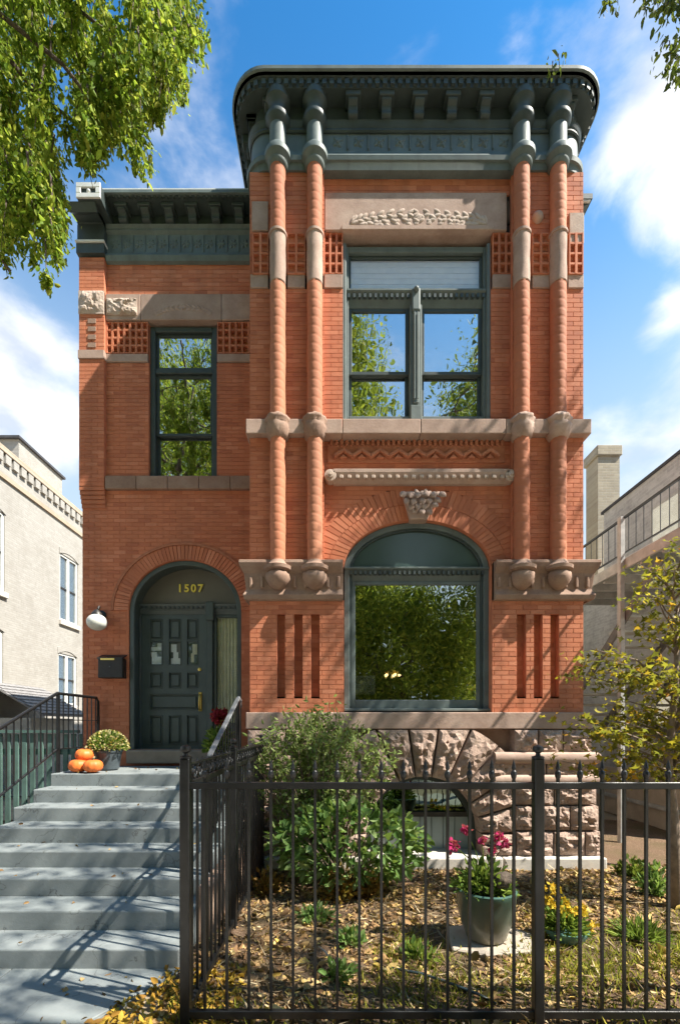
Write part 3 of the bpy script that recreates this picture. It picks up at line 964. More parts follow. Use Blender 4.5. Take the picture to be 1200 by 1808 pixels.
# plain brick piers behind: stone blocks and bosses
MB().box(xb(445), xb(474), YB - .025, YB + .05, zb(410), zb(358)).build('stone_block', M['brownstone'], house, bevel=.008)
MB().box(xb(1003), xb(1029), YB - .025, YB + .05, zb(432), zb(378)).build('stone_block', M['carved'], house, bevel=.008)
bs = MB(); bs.sphere((xb(948), YB + .01, zb(385)), .085, 16); bs.build('carved_boss', M['brownstone'], house, smooth=True)
for (a, b) in ((442, 474), (507, 539), (572, 605), (868, 904), (938, 969), (1001, 1029)):
    yy = YC if (a == 572 or a == 868) else YB
    f_ = xc if yy == YC else xb
    MB().box(f_(a) + .004, f_(b) - .004, yy - .02, yy + .06, Z(510, yy), Z(486, yy)).build('stone_band', M['brownstone'], house, bevel=.006)


LEAF = {}


def carved(parent, mat, x, y, z, length, width, ang, tilt=0., depth=.35, name='carved_leaf'):
    """A pointed leaf in relief with a raised midrib; ang turns it from straight up towards +X."""
    if mat not in LEAF:
        ts = np.linspace(0, 1, 8); w = np.sin(np.pi * ts ** .75) * .5
        v = [(-w[i], 0, ts[i]) for i in range(8)] + [(0, -.32 * math.sin(math.pi * (ts[i] * .86 + .07)), ts[i]) for i in range(8)] + [(w[i], 0, ts[i]) for i in range(8)]
        v += [(-w[i] * .55, -.30 * math.sin(math.pi * (ts[i] * .86 + .07)) - .04, ts[i]) for i in range(8)] + [(w[i] * .55, -.30 * math.sin(math.pi * (ts[i] * .86 + .07)) - .04, ts[i]) for i in range(8)]
        f = []
        for i in range(7):
            for (p, q) in ((0, 24), (24, 8), (8, 32), (32, 16)): f.append((p + i, q + i, q + i + 1, p + i + 1))
        LEAF[mat] = mesh_from('carved_leaf', v, f, M[mat], True)
    o = new_obj(name, LEAF[mat], (x, y, z), parent)
    o.scale = (width, length * depth, length); o.rotation_euler = (tilt, ang, 0)
    return o


def lattice(x0, x1, z0, z1, yf, nx, nz, parent):
    p = MB().box(x0, x1, yf + .055, yf + .07, z0, z1).build('brick_lattice', M['brick'], parent)
    w = (x1 - x0) / nx; h = (z1 - z0) / nz
    for i in range(nx + 1):
        x = x0 + i * w
        MB().box(max(x0, x - .016), min(x1, x + .016), yf - .008, yf + .056, z0, z1).build('lattice_bar', M['brick'], p)
    for j in range(nz + 1):
        z = z0 + j * h
        for i in range(nx):
            MB().box(x0 + i * w + .0162, x0 + (i + 1) * w - .0162, yf - .005, yf + .056, max(z0, z - .014), min(z1, z + .014)).build('lattice_bar', M['brick'], p)


for (a, b, n_) in ((446, 474, 2), (507, 539, 2), (572, 605, 3), (868, 904, 3), (938, 969, 2), (1003, 1028, 2)):
    yy = YC if (a == 572 or a == 868) else YB - .02
    lattice(X(a, yy), X(b, yy), Z(485, yy), Z(413, yy), yy - .012, n_, 4, house)
# lintel with a carved leaf spray
lin = MB().box(xb(573), xb(896), YC - .045, YC + .25, zc(412), zc(346)).build('lintel', M['brownstone'], house, bevel=.008)
MB().box(W2[0] - .02, W2[1] + .02, YC - .07, YC + .02, zc(414), zc(406)).build('drip_mould', M['brownstone'], lin, bevel=.006)
lcx, lz = xc(738), zc(406)
for (a_, b_, n_, L_) in ((.98, .175, 19, .16), (.86, .10, 16, .14), (.66, .045, 11, .12)):
    for k in range(n_):                                   # a laurel garland, its leaves in pairs towards the middle
        t = math.pi * (k + .5) / n_
        x, z = lcx + a_ * math.cos(t), lz + .02 + b_ * math.sin(t)
        sg = -1 if math.cos(t) > 0 else 1
        base = math.atan2(sg * a_ * math.sin(t) + sg * .1, abs(b_ * math.cos(t)) + .02)
        for d_ in (.5, -.45):
            carved(lin, 'carved', x, YC - .044, z, L_ * random.uniform(.9, 1.15), .07, base + d_ + random.uniform(-.1, .1), -.12)
for k in range(8): carved(lin, 'carved', lcx, YC - .05, lz + .13, .085, .05, k * math.pi / 4, -.2)
Z6 = lambda p: Z(p, 6.46)
# label mould with scroll ends above the arch window
lm = MB().sweep([(0, Z6(851)), (.05, Z6(850)), (.10, Z6(843)), (.13, Z6(834)), (.13, Z6(828)), (.0, Z6(826))], [((xc(588), YC), (0, -1)), ((xc(893), YC), (0, -1))]).build('label_mould', M['brownstone'], house, bevel=.004)
for px_ in (583, 896):
    for r_, y_ in ((.085, .13), (.05, .155), (.022, .17)):
        pr = [(xc(px_) + r_ * math.cos(2 * math.pi * k / 18), Z6(839) + r_ * math.sin(2 * math.pi * k / 18)) for k in range(18)]
        MB().prism(pr, YC - y_, YC).build('scroll', M['carved'], lm, bevel=.006)
for k in range(21):
    x = xc(602) + (xc(880) - xc(602)) * k / 20
    MB().box(x - .028, x + .028, YC - .145, YC - .06, Z6(845.5), Z6(839.5)).build('bead', M['carved'], lm, bevel=.008)
# chevron band
cb = MB().box(xc(578), xc(890), YC - .02, YC + .02, zc(818), zc(786)).build('chevron_band', M['terracotta'], house, bevel=.004)
for k in range(9):
    x = xc(590) + (xc(878) - xc(590)) * (k + .5) / 9; w = .13; h = .13
    z0_ = zc(813)
    for s_ in (-1, 1):
        MB().prism([(x, z0_ + h), (x, z0_ + h - .05), (x + s_ * w, z0_ - .0), (x + s_ * w, z0_ + .05)][::s_], YC - .095, YC - .018).build('chevron', M['terracotta'], cb, bevel=.005)
    MB().prism([(x - .055, z0_ + .002), (x + .055, z0_ + .002), (x, z0_ + .06)], YC - .07, YC - .018).build('chevron', M['terracotta'], cb, bevel=.004)
ch = MB()
for k in range(34):
    x = xc(585) + (xc(885) - xc(585)) * k / 33
    ch.box(x - .022, x + .022, YC - .04, YC - .018, zc(789), zc(776) - .03 * (k % 2))
ch.build('carved_band', M['terracotta'], house, bevel=.006, kind='stuff')
# keystone: carved leaves on a wedge
ks = MB().prism([(xc(722), Z6(915)), (xc(752), Z6(915)), (xc(773), Z6(868)), (xc(709), Z6(868))], YC - .09, YC + .1).build('keystone', M['brownstone'], house, bevel=.01)
kx = xc(741)
for row, (n_, zr_, L_) in enumerate(((3, 897, .11), (4, 888, .12), (5, 879, .125), (6, 870, .12))):
    for k in range(n_):                                   # overlapping curled leaves, hanging
        u = (2 * k / (n_ - 1) - 1)
        carved(ks, 'brownstone', kx + u * (.09 + .052 * row) + random.uniform(-.012, .012), YC - .095 - .012 * row, Z6(zr_), L_ * random.uniform(.85, 1.2), .10, math.pi - u * .55 + random.uniform(-.25, .25), random.uniform(.25, .6), .55)
for k in range(9):
    u = 2 * k / 8 - 1
    carved(ks, 'brownstone', kx + u * .215, YC - .12, Z6(874), .12 * random.uniform(.8, 1.2), .08, u * .9 + random.uniform(-.3, .3), -.5, .5)

# --- twisted columns ------------------------------------------------------------
RC = .110
YCOL = YB - .06


def twist(amp, lobes, pitch):
    def fn(r, t, z):
        u = ((z + .125 * t / (2 * math.pi)) % .125) / .125
        groove = -.0065 * max(0, 1 - abs(u - .5) / .13)
        return r * (1 + amp * math.cos(lobes * t - 2 * math.pi * z / pitch)) + groove
    return fn


zq = lambda p: Z(p, YCOL - RC)
for ci, px_ in enumerate((490.5, 555.5, 920, 984.5)):
    cx = X(px_, YCOL)
    col = new_obj('column', None, (cx, YCOL, zq(1036)), house)
    for (z0_, z1_, mt, nm) in ((zq(990), zq(764), 'column_brick', 'shaft'), (zq(742), zq(492), 'column_brick', 'shaft'), (zq(402), zq(282), 'column_brick', 'shaft')):
        zs_ = np.arange(z0_, z1_, .0164).tolist() + [z1_]
        MB().lathe([(RC, z) for z in zs_], cx, YCOL, 26, fn=twist(.022, 2, .8)).build(nm, M[mt], col, smooth=True)
    zs_ = np.arange(zq(492), zq(402), .02).tolist() + [zq(402)]
    MB().lathe([(RC * 1.02, z) for z in zs_], cx, YCOL, 26, fn=lambda r, t, z: r * (1 + .02 * math.cos(4 * t - 2 * math.pi * z / .5) + .02 * noise.noise(Vector((t * 2, z * 9, ci))))).build('stone_drum', M['brownstone'], col, smooth=True)
    MB().lathe([(RC, zq(405)), (RC * 1.16, zq(404)), (RC * 1.16, zq(400)), (RC, zq(399))], cx, YCOL, 24).build('ring', M['brownstone'], col, 'auto')
    # carved collar at the sill course
    pr = [(RC * .95, zq(770)), (RC * 1.2, zq(767)), (RC * 1.4, zq(760)), (RC * 1.5, zq(752)), (RC * 1.5, zq(746)), (RC * 1.38, zq(742)), (RC * 1.62, zq(738)), (RC * 1.58, zq(733)), (RC * 1.2, zq(729)), (RC, zq(726))]
    MB().lathe(pr, cx, YCOL, 36, fn=lambda r, t, z: r * (1 + .05 * math.cos(7 * t + 40 * z) + .14 * noise.noise(Vector((math.cos(t) * 4, math.sin(t) * 4 + ci * 5, z * 22))))).build('collar', M['darkstone' if ci < 2 else 'brownstone'], col, smooth=True)
    # bell base and carved pendant
    MB().lathe([(RC * 1.25, zq(1006)), (RC * 1.75, zq(1003)), (RC * 1.8, zq(997)), (RC * 1.35, zq(994)), (RC * 1.15, zq(990)), (RC, zq(986))], cx, YCOL, 24).build('base', M['darkstone'], col, 'auto')
    MB().lathe([(.004, zq(1038)), (.06, zq(1036)), (.125, zq(1029)), (.165, zq(1019)), (.16, zq(1010)), (.12, zq(1005))], cx, YCOL - .01, 20,
               fn=lambda r, t, z: r * (1 + .08 * math.cos(9 * t) * (z > zq(1020)) + .05 * noise.noise(Vector((t * 3, z * 20, ci))))).build('pendant', M['darkstone'], col, smooth=True)
    # green capitals within the entablature
    MB().lathe([(RC * 1.02, zq(284)), (RC * 1.25, zq(281)), (RC * 1.3, zq(277)), (RC * 1.22, zq(275)), (RC * 1.45, zq(270)), (RC * 1.66, zq(267)), (RC * 1.68, zq(259)), (RC * 1.6, zq(257)), (RC * 1.15, zq(250)), (RC * 1.05, zq(246))], cx, YCOL, 24).build('capital', M['green_light'], col, 'auto')
    MB().lathe([(RC * 1.05, zq(246)), (RC * 1.05, zq(203))], cx, YCOL, 24).build('upper_shaft', M['green_light'], col, 'auto')
    MB().lathe([(RC * 1.05, zq(211)), (RC * 1.2, zq(208)), (RC * 1.5, zq(203)), (RC * 1.55, zq(201)), (RC * 1.55, zq(196)), (RC * 1.3, zq(194)), (RC * 1.1, zq(191)), (RC * 1.06, zq(184)), (RC * 1.15, zq(178)), (RC * 1.4, zq(172)), (RC * 1.6, zq(169)), (RC * 1.6, E + 8.875)], cx, YCOL, 24).build('upper_capital', M['green'], col, 'auto')

# --- bay entablature and cornice -----------------------------------------------


def rounded_path(x0, x1, y_front, y_back, r, n=9):
    p = [((x0, y_back), (-1, 0)), ((x0, y_front + r), (-1, 0))]
    for k in range(1, n):
        t = math.pi + math.pi / 2 * k / n
        p.append(((x0 + r + r * math.cos(t), y_front + r + r * math.sin(t)), (math.cos(t), math.sin(t))))
    p += [((x0 + r, y_front), (0, -1)), ((x1 - r, y_front), (0, -1))]
    for k in range(1, n):
        t = 1.5 * math.pi + math.pi / 2 * k / n
        p.append(((x1 - r + r * math.cos(t), y_front + r + r * math.sin(t)), (math.cos(t), math.sin(t))))
    p += [((x1, y_front + r), (1, 0)), ((x1, y_back), (1, 0))]
    return p


bp = rounded_path(BX0, BX1, YB, YE + .7, .24)
ent = MB().sweep([(-.1, Z_FR - .01), (.03, Z_FR - .01), (.045, Z(286, 6.45)), (.075, Z(281, 6.42)), (.085, Z(273, 6.415)), (.03, Z(269, 6.47)), (.012, Z(266, 6.49)), (.012, Z(234, 6.49)), (-.1, Z(234, 6.49))], bp).build('frieze', M['green_light'], house, 'auto')
MB().sweep([(-.1, Z(234.4, 6.49)), (.03, Z(234, 6.47)), (.045, Z(229, 6.455)), (.035, Z(226, 6.465)), (.05, Z(221, 6.45)), (.055, Z(214, 6.445)), (.065, Z(211, 6.435)), (-.1, Z(210.8, 6.435))], bp).build('moulding', M['green'], house, 'auto')
# relief ornament on the frieze: bosses and leaves
for k in range(9):
    x = xb(596) + (xb(888) - xb(596)) * k / 8
    for q in range(8):
        carved(ent, 'green_light', x, YB - .011, Z(250, 6.48),   .135 if q % 2 else .10, .07, q * math.pi / 4 + .2, -.4, .8, 'frieze_leaf')
    m_ = MB(); m_.sphere((x, YB - .012, Z(250, 6.48)), .028, 8); m_.build('rosette', M['green_light'], ent, True)
    MB().box(x + .13, x + .15, YB - .035, YB, Z(263, 6.47), Z(237, 6.47)).build('frieze_bar', M['green_light'], ent, bevel=.006)
Z_SOF = E + 8.86
top_z = E + 9.085
cor = MB().sweep([(-.15, Z_SOF + .02), (-.1, Z_SOF - .0), (.20, Z_SOF), (.205, Z_SOF + .105), (.235, Z_SOF + .125), (.27, E + 8.985), (-.15, E + 8.985)], bp).build('bay_cornice', M['green'], house, 'auto')
MB().sweep([(-.15, E + 8.987), (.275, E + 8.987), (.292, E + 9.0), (.292, E + 9.045), (-.15, E + 9.05)], bp).build('cornice_lip', M['green_light'], cor, 'auto')  # lighter paint stands in for the sun highlight along this edge
MB().sweep([(-.15, E + 9.052), (.262, E + 9.052), (.262, top_z), (-.15, top_z)], bp).build('cornice_cap', M['green'], cor, 'auto')
MB().sweep([(-.12, Z(211, 6.435)), (-.005, Z(211, 6.435)), (-.005, Z_SOF + .01), (-.12, Z_SOF + .01)], bp).build('cornice_back', M['green'], cor, 'auto')
# dentils round the whole cornice
dl = []
for (p, q) in zip(bp[:-1], bp[1:]):
    dl.append((Vector(p[0]) + Vector(p[1]) * .205, Vector(q[0]) + Vector(q[1]) * .205, Vector(p[1]), Vector(q[1])))
step, acc, k0 = .105, .05, None
dent = MB().box(-.03, .03, -.03, .012, 0, .075).build('dentil', M['green'], cor, loc=(0, 0, 0))
first = True
for (a, b, na, nb_) in dl:
    Ls = (b - a).length
    while acc < Ls:
        t = acc / Ls; p = a.lerp(b, t); nn = na.lerp(nb_, t).normalized()
        w = Vector((p.x, p.y, Z_SOF + .015)); rz = math.atan2(nn.y, nn.x) + math.pi / 2
        if first: dent.location = w - WLOC[cor.name]; dent.rotation_euler = (0, 0, rz); WLOC[dent.name] = w; first = False
        else: inst(dent, w, cor, 'dentil', rz)
        acc += step
    acc -= Ls


def bracket(parent, x, yw, z0, z1, w, out, mat):
    """A scrolled bracket: side profile in (out, z), extruded across its width, with a cap block."""
    h = z1 - z0
    prof = [(0, z0), (out * .55, z0), (out * .72, z0 + h * .10), (out * .62, z0 + h * .3), (out * .7, z0 + h * .48), (out, z0 + h * .62), (out, z0 + h * .74), (0, z0 + h * .74)]
    v = [(x + s * w / 2, yw - o_, z) for s in (-1, 1) for (o_, z) in prof]
    n = len(prof)
    f = [tuple(range(n)), tuple(range(2 * n - 1, n - 1, -1))] + [(i, i + n, (i + 1) % n + n, (i + 1) % n) for i in range(n)]
    b = MB().add(v, f).build('bracket', mat, parent, bevel=.008)
    MB().box(x - w * .78, x + w * .78, yw - out * 1.12, yw, z0 + h * .741, z1).build('bracket_cap', mat, parent, bevel=.008)
    return b


for px_ in (623, 682, 740, 798, 857):
    bracket(cor, X(px_, 6.38), YB, Z(211, 6.435), Z_SOF, .135, .165, M['green'])
for yy in (7.0, 7.4):
    bracket(cor, BX0 + .01, YB + .2, Z(211, 6.435), Z_SOF, .1, .12, M['green'])
for px_ in (475, 1002):
    bracket(cor, xb(px_), YB + .03, Z(211, 6.435), Z_SOF, .10, .14, M['green'])
# side brackets seen under the return of the cornice
for s_, x_ in ((-1, BX0), (1, BX1)):
    for yy in (6.85, 7.15, 7.45):
        m_ = MB().box(min(x_, x_ + s_ * .17), max(x_, x_ + s_ * .17), yy - .06, yy + .06, Z_SOF - .13, Z_SOF - .002)
        m_.box(min(x_, x_ + s_ * .1), max(x_, x_ + s_ * .1), yy - .05, yy + .05, Z(212, 6.435), Z_SOF - .131)
        m_.build('bracket', M['green'], cor, bevel=.01)

# --- entry cornice -----------------------------------------------------------
YK = YE - .07
ef = MB().sweep([(0, ze(468)), (.05, ze(466)), (.075, ze(458)), (.04, ze(452)), (.012, ze(448)), (.012, ze(416)), (.05, ze(412)), (.04, ze(408)), (.075, ze(404)), (.0, ze(402))],
                [((PX1 + .02, YE), (0, -1)), ((EX1 + .2, YE), (0, -1))]).build('frieze', M['green_light'], house, 'auto')
for k in range(12):
    x = xe(205) + (xe(432) - xe(205)) * k / 11
    for q in range(6):
        carved(ef, 'green_light', x, YE - .011, ze(432),   .11 if q % 3 else .13, .06, q * math.pi / 3 + .5, -.4, .8, 'frieze_leaf')
    MB().box(x + .095, x + .108, YE - .03, YE, ze(446), ze(418)).build('frieze_bar', M['green_light'], ef, bevel=.004)
ZES = Z(352, 7.25)
ec = MB().box(PX1, EX1 + .2, YE - .26, YE + .4, ZES, ZES + .05)
ec.box(PX1, EX1 + .2, YE - .02, YE + .4, ze(404), ZES)
ec.sweep([(.26, ZES + .05), (.275, Z(345, 7.22)), (.3, Z(342, 7.2)), (.3, Z(341, 7.2)), (0, Z(341, 7.2))], [((PX1, YE), (0, -1)), ((EX1 + .2, YE), (0, -1))])
ec = ec.build('entry_cornice', M['green'], house)
MB().box(PX1, EX1 + .2, YE - .325, YE + .2, Z(341, 7.18) + .002, Z(334, 7.18)).build('cornice_lip', M['green_light'], ec, bevel=.008)
MB().box(PX1, EX1 + .2, YE - .29, YE + .2, Z(334, 7.18) + .002, Z(331, 7.2)).build('cornice_cap', M['white_trim'], ec)
d0 = None
x = PX1 + .04
while x < EX1 + .15:
    if d0 is None: d0 = MB().box(x - .025, x + .025, YE - .29, YE - .255, ZES + .0, ZES + .06).build('dentil', M['green'], ec)
    else: inst(d0, (x, WLOC[d0.name].y, WLOC[d0.name].z), ec, 'dentil')
    x += .087
for k in range(7):
    px_ = 213 + 41.5 * k
    bracket(ec, X(px_, 7.3), YE, ze(404), ZES, .13, .2, M['green'])
# corner block of the entry cornice with its recessed front panel, on a corbel
cbk = MB()
bx0, bx1, byf = X(134, 7.05), X(177, 7.05), 7.05
z0_, z1_ = Z(348, byf), Z(321, byf)
fw = .075
cbk.box(bx0, bx1, byf, byf + .03, z0_, z0_ + fw); cbk.box(bx0, bx1, byf, byf + .03, z1_ - fw, z1_)
cbk.box(bx0, bx0 + fw, byf, byf + .03, z0_ + fw, z1_ - fw); cbk.box(bx1 - fw, bx1, byf, byf + .03, z0_ + fw, z1_ - fw)
cb_ = cbk.build('corner_block', M['white_trim'], house, bevel=.006)
MB().box(bx0 + .004, bx1 - .004, byf + .032, YE + .4, z0_ + .003, z1_ - .003).build('block_body', M['green'], cb_, bevel=.006)
MB().sphere(((bx0 + bx1) / 2, byf + .03, (z0_ + z1_) / 2), .035, 10).build('rosette', M['white_trim'], cb_, True)
prof = [(YE - .07, ze(408)), (YE - .14, ze(398)), (byf + .12, z0_ - .10), (byf + .05, z0_ - .002), (YE + .3, z0_ - .002), (YE + .3, ze(408))]
v = [(x, y, z) for x in (EX0 - .03, PX1 + .02) for (y, z) in prof]; n = len(prof)
MB().add(v, [tuple(range(n)), tuple(range(2 * n - 1, n - 1, -1))] + [(i, i + n, (i + 1) % n + n, (i + 1) % n) for i in range(n)]).build('block_corbel', M['green'], cb_, bevel=.005)
MB().box(EX0 - .03, PX1 + .015, YE - .10, YE + .3, ze(438), ze(408) - .001).build('block_neck', M['green'], cb_)
MB().box(EX0 - .05, PX1 + .03, YE - .14, YE + .3, ze(442), ze(438.2)).build('block_band', M['white_trim'], cb_, bevel=.005)
MB().box(EX0 - .04, PX1 + .02, YE - .115, YE + .3, ze(459), ze(442.3)).build('block_foot', M['green'], cb_)
# the body cornice peeping out right of the bay
rc = MB(); 
rc.prism([(3.7, ze(376)), (3.76, ze(376)), (4.27, ze(347)), (3.7, ze(347))], YE + .1, YE + 1.9)
rc.box(3.6, 4.3, YE + .05, YE + 1.9, ze(344), ze(335)); rc.build('side_cornice', M['green'], house)
MB().box(3.6, 4.27, YE + .06, YE + 1.9, ze(347) + .003, ze(344) - .003).build('cornice_lip', M['white_trim'], house)

# --- entry stone courses -----------------------------------------------------
for (a, b) in ((188, 250), (250, 392), (392, 458.6)):
    MB().box(xe(a) + .003, xe(b) - .003, YE - .035, YE + .12, ze(568), ze(522)).build('lintel_stone', M['brownstone'], house, bevel=.008)
for k in range(16):
    t = math.pi * (k + .5) / 16
    for d_ in (.55, -.5):
        sg = -1 if math.cos(t) > 0 else 1
        carved(house, 'brownstone', xe(325) + .46 * math.cos(t), YE - .034, ze(565) + .03 + .15 * math.sin(t), .12, .055, math.atan2(sg * .46 * math.sin(t) + sg * .1, abs(.15 * math.cos(t))) + d_, -.12)
rough_block('carved_block', M['carved'], xe(244) - xe(190), .27, .02, 91, .06, 16, 12, house, ((xe(244) + xe(190)) / 2, YE - .036, ze(560)))
rough_block('carved_block', M['carved'], PX1 - EX0 + .02, ze(522) - ze(562), .03, 95, .05, 16, 12, house, ((EX0 + PX1) / 2 - .01, YE - .075, ze(562)))
MB().box(xe(188), xe(262), YE - .02, YE + .1, ze(640), ze(626)).build('stone_band', M['brownstone'], house, bevel=.006)
MB().box(xe(384), EX1, YE - .02, YE + .1, ze(640), ze(626)).build('stone_band', M['brownstone'], house, bevel=.006)
MB().box(EX0 - .03, PX1 + .005, YE - .09, YE + .1, ze(640), ze(625)).build('stone_band', M['brownstone'], house, bevel=.006)
for k in range(5):
    MB().box(xe(188) + k * (EX1 - xe(188)) / 5 + .003, xe(188) + (k + 1) * (EX1 - xe(188)) / 5 - .003, YE - .06, YE + .14, ze(866), ze(843)).build('sill_stone', M['darkstone'], house, bevel=.012, seg=2)
lattice(xe(189), xe(262), ze(625), ze(570), YE - .012, 7, 4, house)
lattice(xe(384), EX1 - .02, ze(625), ze(570), YE - .012, 7, 4, house)
bkw = MB()
for (a, b) in ((EX0, EW[0] - .004), (EW[1] + .004, EX1)): bkw.box(a, b, YE + .075, YE + .14, ze(645), ze(566))
bkw.box(EX0, EX1, YE + .125, YE + .2, ze(567), ze(515)); bkw.build('backing_wall', M['brick'], house)
sl_ = MB()
for k in range(4): sl_.box(X(156, YK), X(170, YK), YK - .012, YK + .004, ze(570 + 14 * k + 8), ze(570 + 14 * k))
sl_.build('pierced_panel', M['darkstone'], house)

# --- windows -----------------------------------------------------------------


def rect_frame(mb, x0, x1, z0, z1, w, y0, y1, wb=None):
    wb = wb or w
    mb.box(x0, x0 + w, y0, y1, z0, z1); mb.box(x1 - w, x1, y0, y1, z0, z1)
    mb.box(x0 + w, x1 - w, y0, y1, z0, z0 + wb); mb.box(x0 + w, x1 - w, y0, y1, z1 - w, z1)


def pane(parent, x0, x1, z0, z1, y, mat='glass'):
    return MB().box(x0, x1, y, y + .006, z0, z1).build('pane', M[mat], parent)


def sash(parent, x0, x1, z0, z1, y, w=.045, mat='glass', fm='green'):
    m_ = MB(); rect_frame(m_, x0, x1, z0, z1, w, y, y + .045)
    s_ = m_.build('sash', M[fm], parent, bevel=.005)
    pane(parent, x0 + w * .9, x1 - w * .9, z0 + w * .9, z1 - w * .9, y + .02, mat)
    return s_


def room(x0, x1, y0, y1, z0, z1):
    m_ = MB(); m_.box(x0, x1, y0, y1, z0, z1)
    m_.f = [q for i, q in enumerate(m_.f) if i != 2]
    o_ = m_.build('room', M['interior'], house)
    return o_


# upper bay window
win = new_obj('window', None, ((W2[0] + W2[1]) / 2, YC + .12, W2[2]), house)
m_ = MB(); rect_frame(m_, W2[0], W2[1], W2[2], W2[3], .085, YC + .07, YC + .22)
m_.box(W2[0] - .01, W2[0] + .05, YC + .02, YC + .2, W2[2], W2[3]); m_.box(W2[1] - .05, W2[1] + .01, YC + .02, YC + .2, W2[2], W2[3])
m_.build('frame', M['green_light'], win, bevel=.008)
ZT0, ZT1 = zc(530), zc(504)
MB().sweep([(0, ZT0), (.03, ZT0), (.05, ZT0 + .05), (.09, ZT1 - .06), (.12, ZT1 - .03), (.12, ZT1), (0, ZT1)], [((W2[0] + .052, YC + .16), (0, -1)), ((W2[1] - .052, YC + .16), (0, -1))]).build('transom_bar', M['green_light'], win, bevel=.004)
db = None
for k in range(26):
    x = W2[0] + .09 + (W2[1] - W2[0] - .18) * k / 25
    if db is None: db = MB().box(x - .018, x + .018, YC + .05, YC + .09, ZT1 - .12, ZT1 - .06).build('dentil', M['green'], win)
    else: inst(db, (x, WLOC[db.name].y, WLOC[db.name].z), win, 'dentil')
mxc = xc(735)
MB().box(mxc - .088, mxc + .088, YC + .055, YC + .22, W2[2], ZT0).build('mullion', M['green_light'], win, bevel=.01)
MB().box(mxc - .045, mxc + .045, YC + .032, YC + .056, W2[2] + .25, ZT0 - .1).build('mullion_panel', M['green_light'], win, bevel=.012)
for dx in (-.025, .025): MB().box(mxc + dx - .008, mxc + dx + .008, YC + .008, YC + .026, W2[2] + .3, ZT0 - .15).build('flute', M['green_light'], win, bevel=.004)
MB().box(mxc - .062, mxc + .062, YC + .02, YC + .09, ZT0 - .12, ZT1 - .004).build('mullion_block', M['green_light'], win, bevel=.02, seg=2)
MB().sphere((mxc, YC + .01, ZT1 - .04), .04, 10).build('rosette', M['green_light'], win, True)
MB().box(mxc - .085, mxc + .085, YC + .02, YC + .1, W2[2], W2[2] + .22).build('mullion_foot', M['green_light'], win, bevel=.012)
sash(win, W2[0] + .087, W2[1] - .087, ZT1 + .004, W2[3] - .088, YC + .12, .035, 'glass_pale_clear')
ZM = zc(646)
for (a, b) in ((W2[0] + .087, mxc - .09), (mxc + .09, W2[1] - .087)):
    sash(win, a, b, ZM - .03, ZT0 - .002, YC + .13, .05)
    sash(win, a, b, W2[2] + .01, ZM + .025, YC + .18, .05)
bl = MB()
for k in range(8): bl.box(W2[0] + .1, W2[1] - .1, YC + .17, YC + .178, ZT1 + .02 + k * .082, ZT1 + .095 + k * .082)
bl.build('blind', M['window_blind'], win)
bl = MB()
for (a, b) in ((W2[0] + .1, mxc - .12), (mxc + .12, W2[1] - .1)): bl.box(a, b, YC + .26, YC + .27, ZT0 - .5, ZT0 + .1)
room(BX0 + .35, BX1 - .35, YC + .235, YC + 2.4, Z_SI0 - .2, zc(385))

# arched bay window
aw = new_obj('window', None, (AW_CX, YC + .1, AW_Z0), house)
m_ = MB(); arch_band(m_, AW_CX, AW_ZS, AW_Z0, AW_A - .002, AW_B - .002, AW_A - .085, AW_B - .08, YC + .06, YC + .2, 32)
m_.build('frame', M['green_light'], aw, bevel=.006)
m_ = MB(); arch_band(m_, AW_CX, AW_ZS, AW_Z0, AW_A - .087, AW_B - .082, AW_A - .12, AW_B - .112, YC + .09, YC + .18, 32)
m_.build('frame_bead', M['green'], aw, bevel=.004)
ZA0, ZA1 = zc(1022), zc(999)
MB().sweep([(0, ZA0), (.03, ZA0), (.05, ZA0 + .05), (.09, ZA1 - .05), (.125, ZA1 - .025), (.125, ZA1), (0, ZA1)], [((AW_CX - AW_A + .01, YC + .16), (0, -1)), ((AW_CX + AW_A - .01, YC + .16), (0, -1))]).build('transom_bar', M['green_light'], aw, bevel=.004)
db = None
for k in range(28):
    x = AW_CX + (AW_A - .1) * (2 * k / 27 - 1)
    if db is None: db = MB().box(x - .018, x + .018, YC + .04, YC + .09, ZA1 - .11, ZA1 - .055).build('dentil', M['green'], aw)
    else: inst(db, (x, WLOC[db.name].y, WLOC[db.name].z), aw, 'dentil')
el = ellipse(AW_CX, AW_ZS, AW_A - .11, AW_B - .105, 30)
el = [(p[0], max(p[1], ZA1 + .001)) for p in el]
MB().prism(el, YC + .13, YC + .138).build('fanlight_pane', M['green_panel'], aw)
gx0, gx1 = AW_CX - AW_A + .12, AW_CX + AW_A - .12
m_ = MB(); rect_frame(m_, gx0, gx1, AW_Z0 + .01, ZA0 - .001, .05, YC + .11, YC + .17, .13)
m_.build('sash', M['green_light'], aw, bevel=.006)
pane(aw, gx0 + .045, gx1 - .045, AW_Z0 + .13, ZA0 - .045, YC + .135)
MB().box(AW_CX - AW_A, AW_CX + AW_A, YC - .02, YC + .2, AW_Z0 - .03, AW_Z0 + .008).build('sill', M['green_light'], aw, bevel=.008)
room(BX0 + .35, BX1 - .35, YC + .205, YC + 2.45, AW_Z0 - .5, Z_SI0 - .35)

